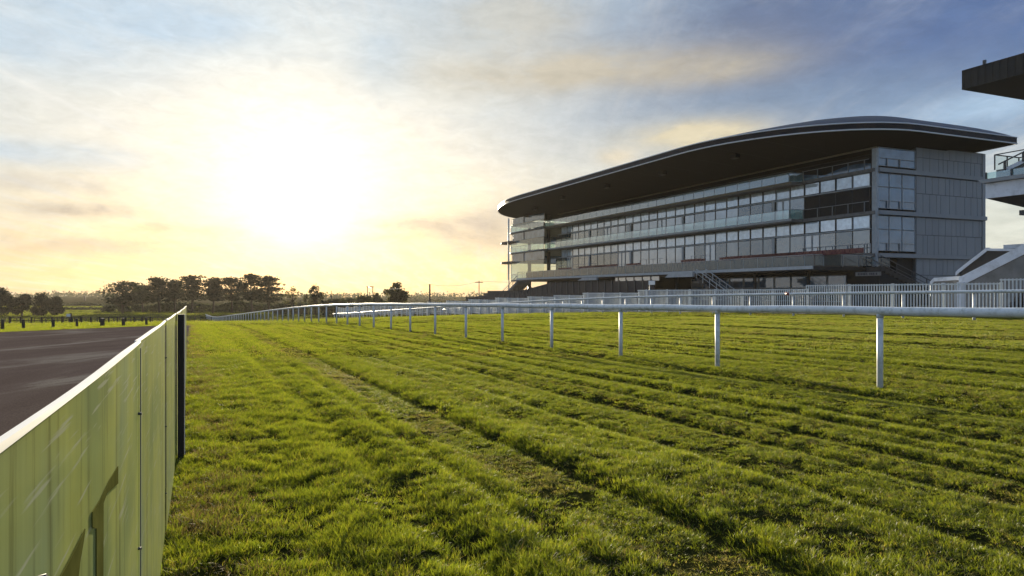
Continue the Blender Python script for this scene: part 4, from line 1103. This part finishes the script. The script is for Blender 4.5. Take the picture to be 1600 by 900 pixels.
# small mauve clouds over the horizon
for (px, py, wx, wy, a, c) in ((105, 328, 75, 10, .75, (.58, .49, .40)), (30, 283, 90, 13, .6, (.60, .55, .50)), (690, 352, 90, 12, .6, (.66, .54, .42)), (740, 378, 80, 22, .65, (.64, .52, .40)), (770, 350, 60, 25, .5, (.66, .56, .46)), (130, 385, 200, 16, .45, (.66, .54, .42)), (240, 357, 30, 8, .5, (.72, .56, .34)), (345, 362, 50, 14, .4, (.78, .62, .34)), (620, 372, 70, 10, .4, (.78, .64, .36))):
    C = mixc(mth('MULTIPLY', blob(px, py, wx, wy, .0, n3, 5.0), a), C, c)
n4 = N(nt, 'ShaderNodeTexNoise', {'Vector': ae, 'Scale': 5.0, 'Detail': 10.0, 'Roughness': .7, 'Distortion': .5}).outputs['Fac']
tex = N(nt, 'ShaderNodeMapRange', {'Value': n4, 'From Min': .3, 'From Max': .7, 'To Min': .90, 'To Max': 1.09}).outputs[0]
C = N(nt, 'ShaderNodeVectorMath', {0: C, 'Scale': tex}, operation='SCALE').outputs[0]
# vapour trail
C = mixc(mth('MULTIPLY', blob(150, 185, 210, 3.2, -.40), .45), C, (.92, .90, .84))
# glow of the veiled sun
dv = N(nt, 'ShaderNodeVectorMath', {0: D, 1: (math.sin(SUN_AZ)*math.cos(SUN_EL), math.cos(SUN_AZ)*math.cos(SUN_EL), math.sin(SUN_EL))}, operation='DOT_PRODUCT').outputs['Value']
ang = mth('ARCCOSINE', mth('MINIMUM', dv, .999999))
gel = mth('ADD', mth('MULTIPLY', N(nt, 'ShaderNodeMapRange', {'Value': EL, 'From Min': R(.3), 'From Max': R(5.0)}, interpolation_type='SMOOTHSTEP').outputs[0], .85), .15)
g1 = mth('EXPONENT', mth('MULTIPLY', mth('POWER', mth('DIVIDE', ang, R(1.6)), 2.0), -1.0))
g2 = mth('EXPONENT', mth('MULTIPLY', mth('POWER', mth('DIVIDE', ang, R(5.5)), 2.0), -1.0))
g3 = mth('EXPONENT', mth('MULTIPLY', mth('DIVIDE', ang, R(13)), -1.0))
C = mixc(1.0, C, mixc(1.0, (0, 0, 0), mixc(mth('MULTIPLY', g1, gel), (0, 0, 0), (2.6, 2.5, 2.2)), 'ADD'), 'ADD')
C = mixc(1.0, C, mixc(mth('MULTIPLY', g2, gel), (0, 0, 0), (.27, .27, .245)), 'ADD')
C = mixc(1.0, C, mixc(g3, (0, 0, 0), (.10, .097, .07)), 'ADD')
bg = N(nt, 'ShaderNodeBackground', {'Color': C, 'Strength': .335})
nt.links.new(bg.outputs[0], wo.inputs['Surface'])

# ------------------------------------------------------------------ sun, camera, render
sl = bpy.data.lights.new('sun', 'SUN'); sl.energy = 5.0; sl.angle = R(.5); sl.color = (1.0, .86, .62)
so = bpy.data.objects.new('sun', sl); COL.objects.link(so)
sd = Vector((math.sin(SUN_AZ)*math.cos(SUN_EL), math.cos(SUN_AZ)*math.cos(SUN_EL), math.sin(SUN_EL)))
so.rotation_euler = (-sd).to_track_quat('-Z', 'Y').to_euler(); so.location = (0, 0, 60)
cam = bpy.data.cameras.new('camera'); cam.sensor_width = 36; cam.lens = F/1600*36; cam.shift_y = (HZ-450)/1600
cam.clip_start = .05; cam.clip_end = 9000
co = bpy.data.objects.new('camera', cam); COL.objects.link(co); co.location = (0, 0, EYE); co.rotation_euler = (R(90), 0, 0)
S.camera = co
S.view_settings.view_transform = 'Standard'; S.view_settings.look = 'None'; S.view_settings.exposure = 1.6; S.view_settings.gamma = 1.0
S.cycles.max_bounces = 8; S.cycles.transparent_max_bounces = 24; S.cycles.volume_bounces = 0; S.cycles.diffuse_bounces = 1; S.cycles.glossy_bounces = 3
S.cycles.use_denoising = True; S.cycles.denoising_prefilter = 'ACCURATE'; S.cycles.denoising_input_passes = 'RGB_ALBEDO_NORMAL'
S.cycles.sample_clamp_indirect = 6
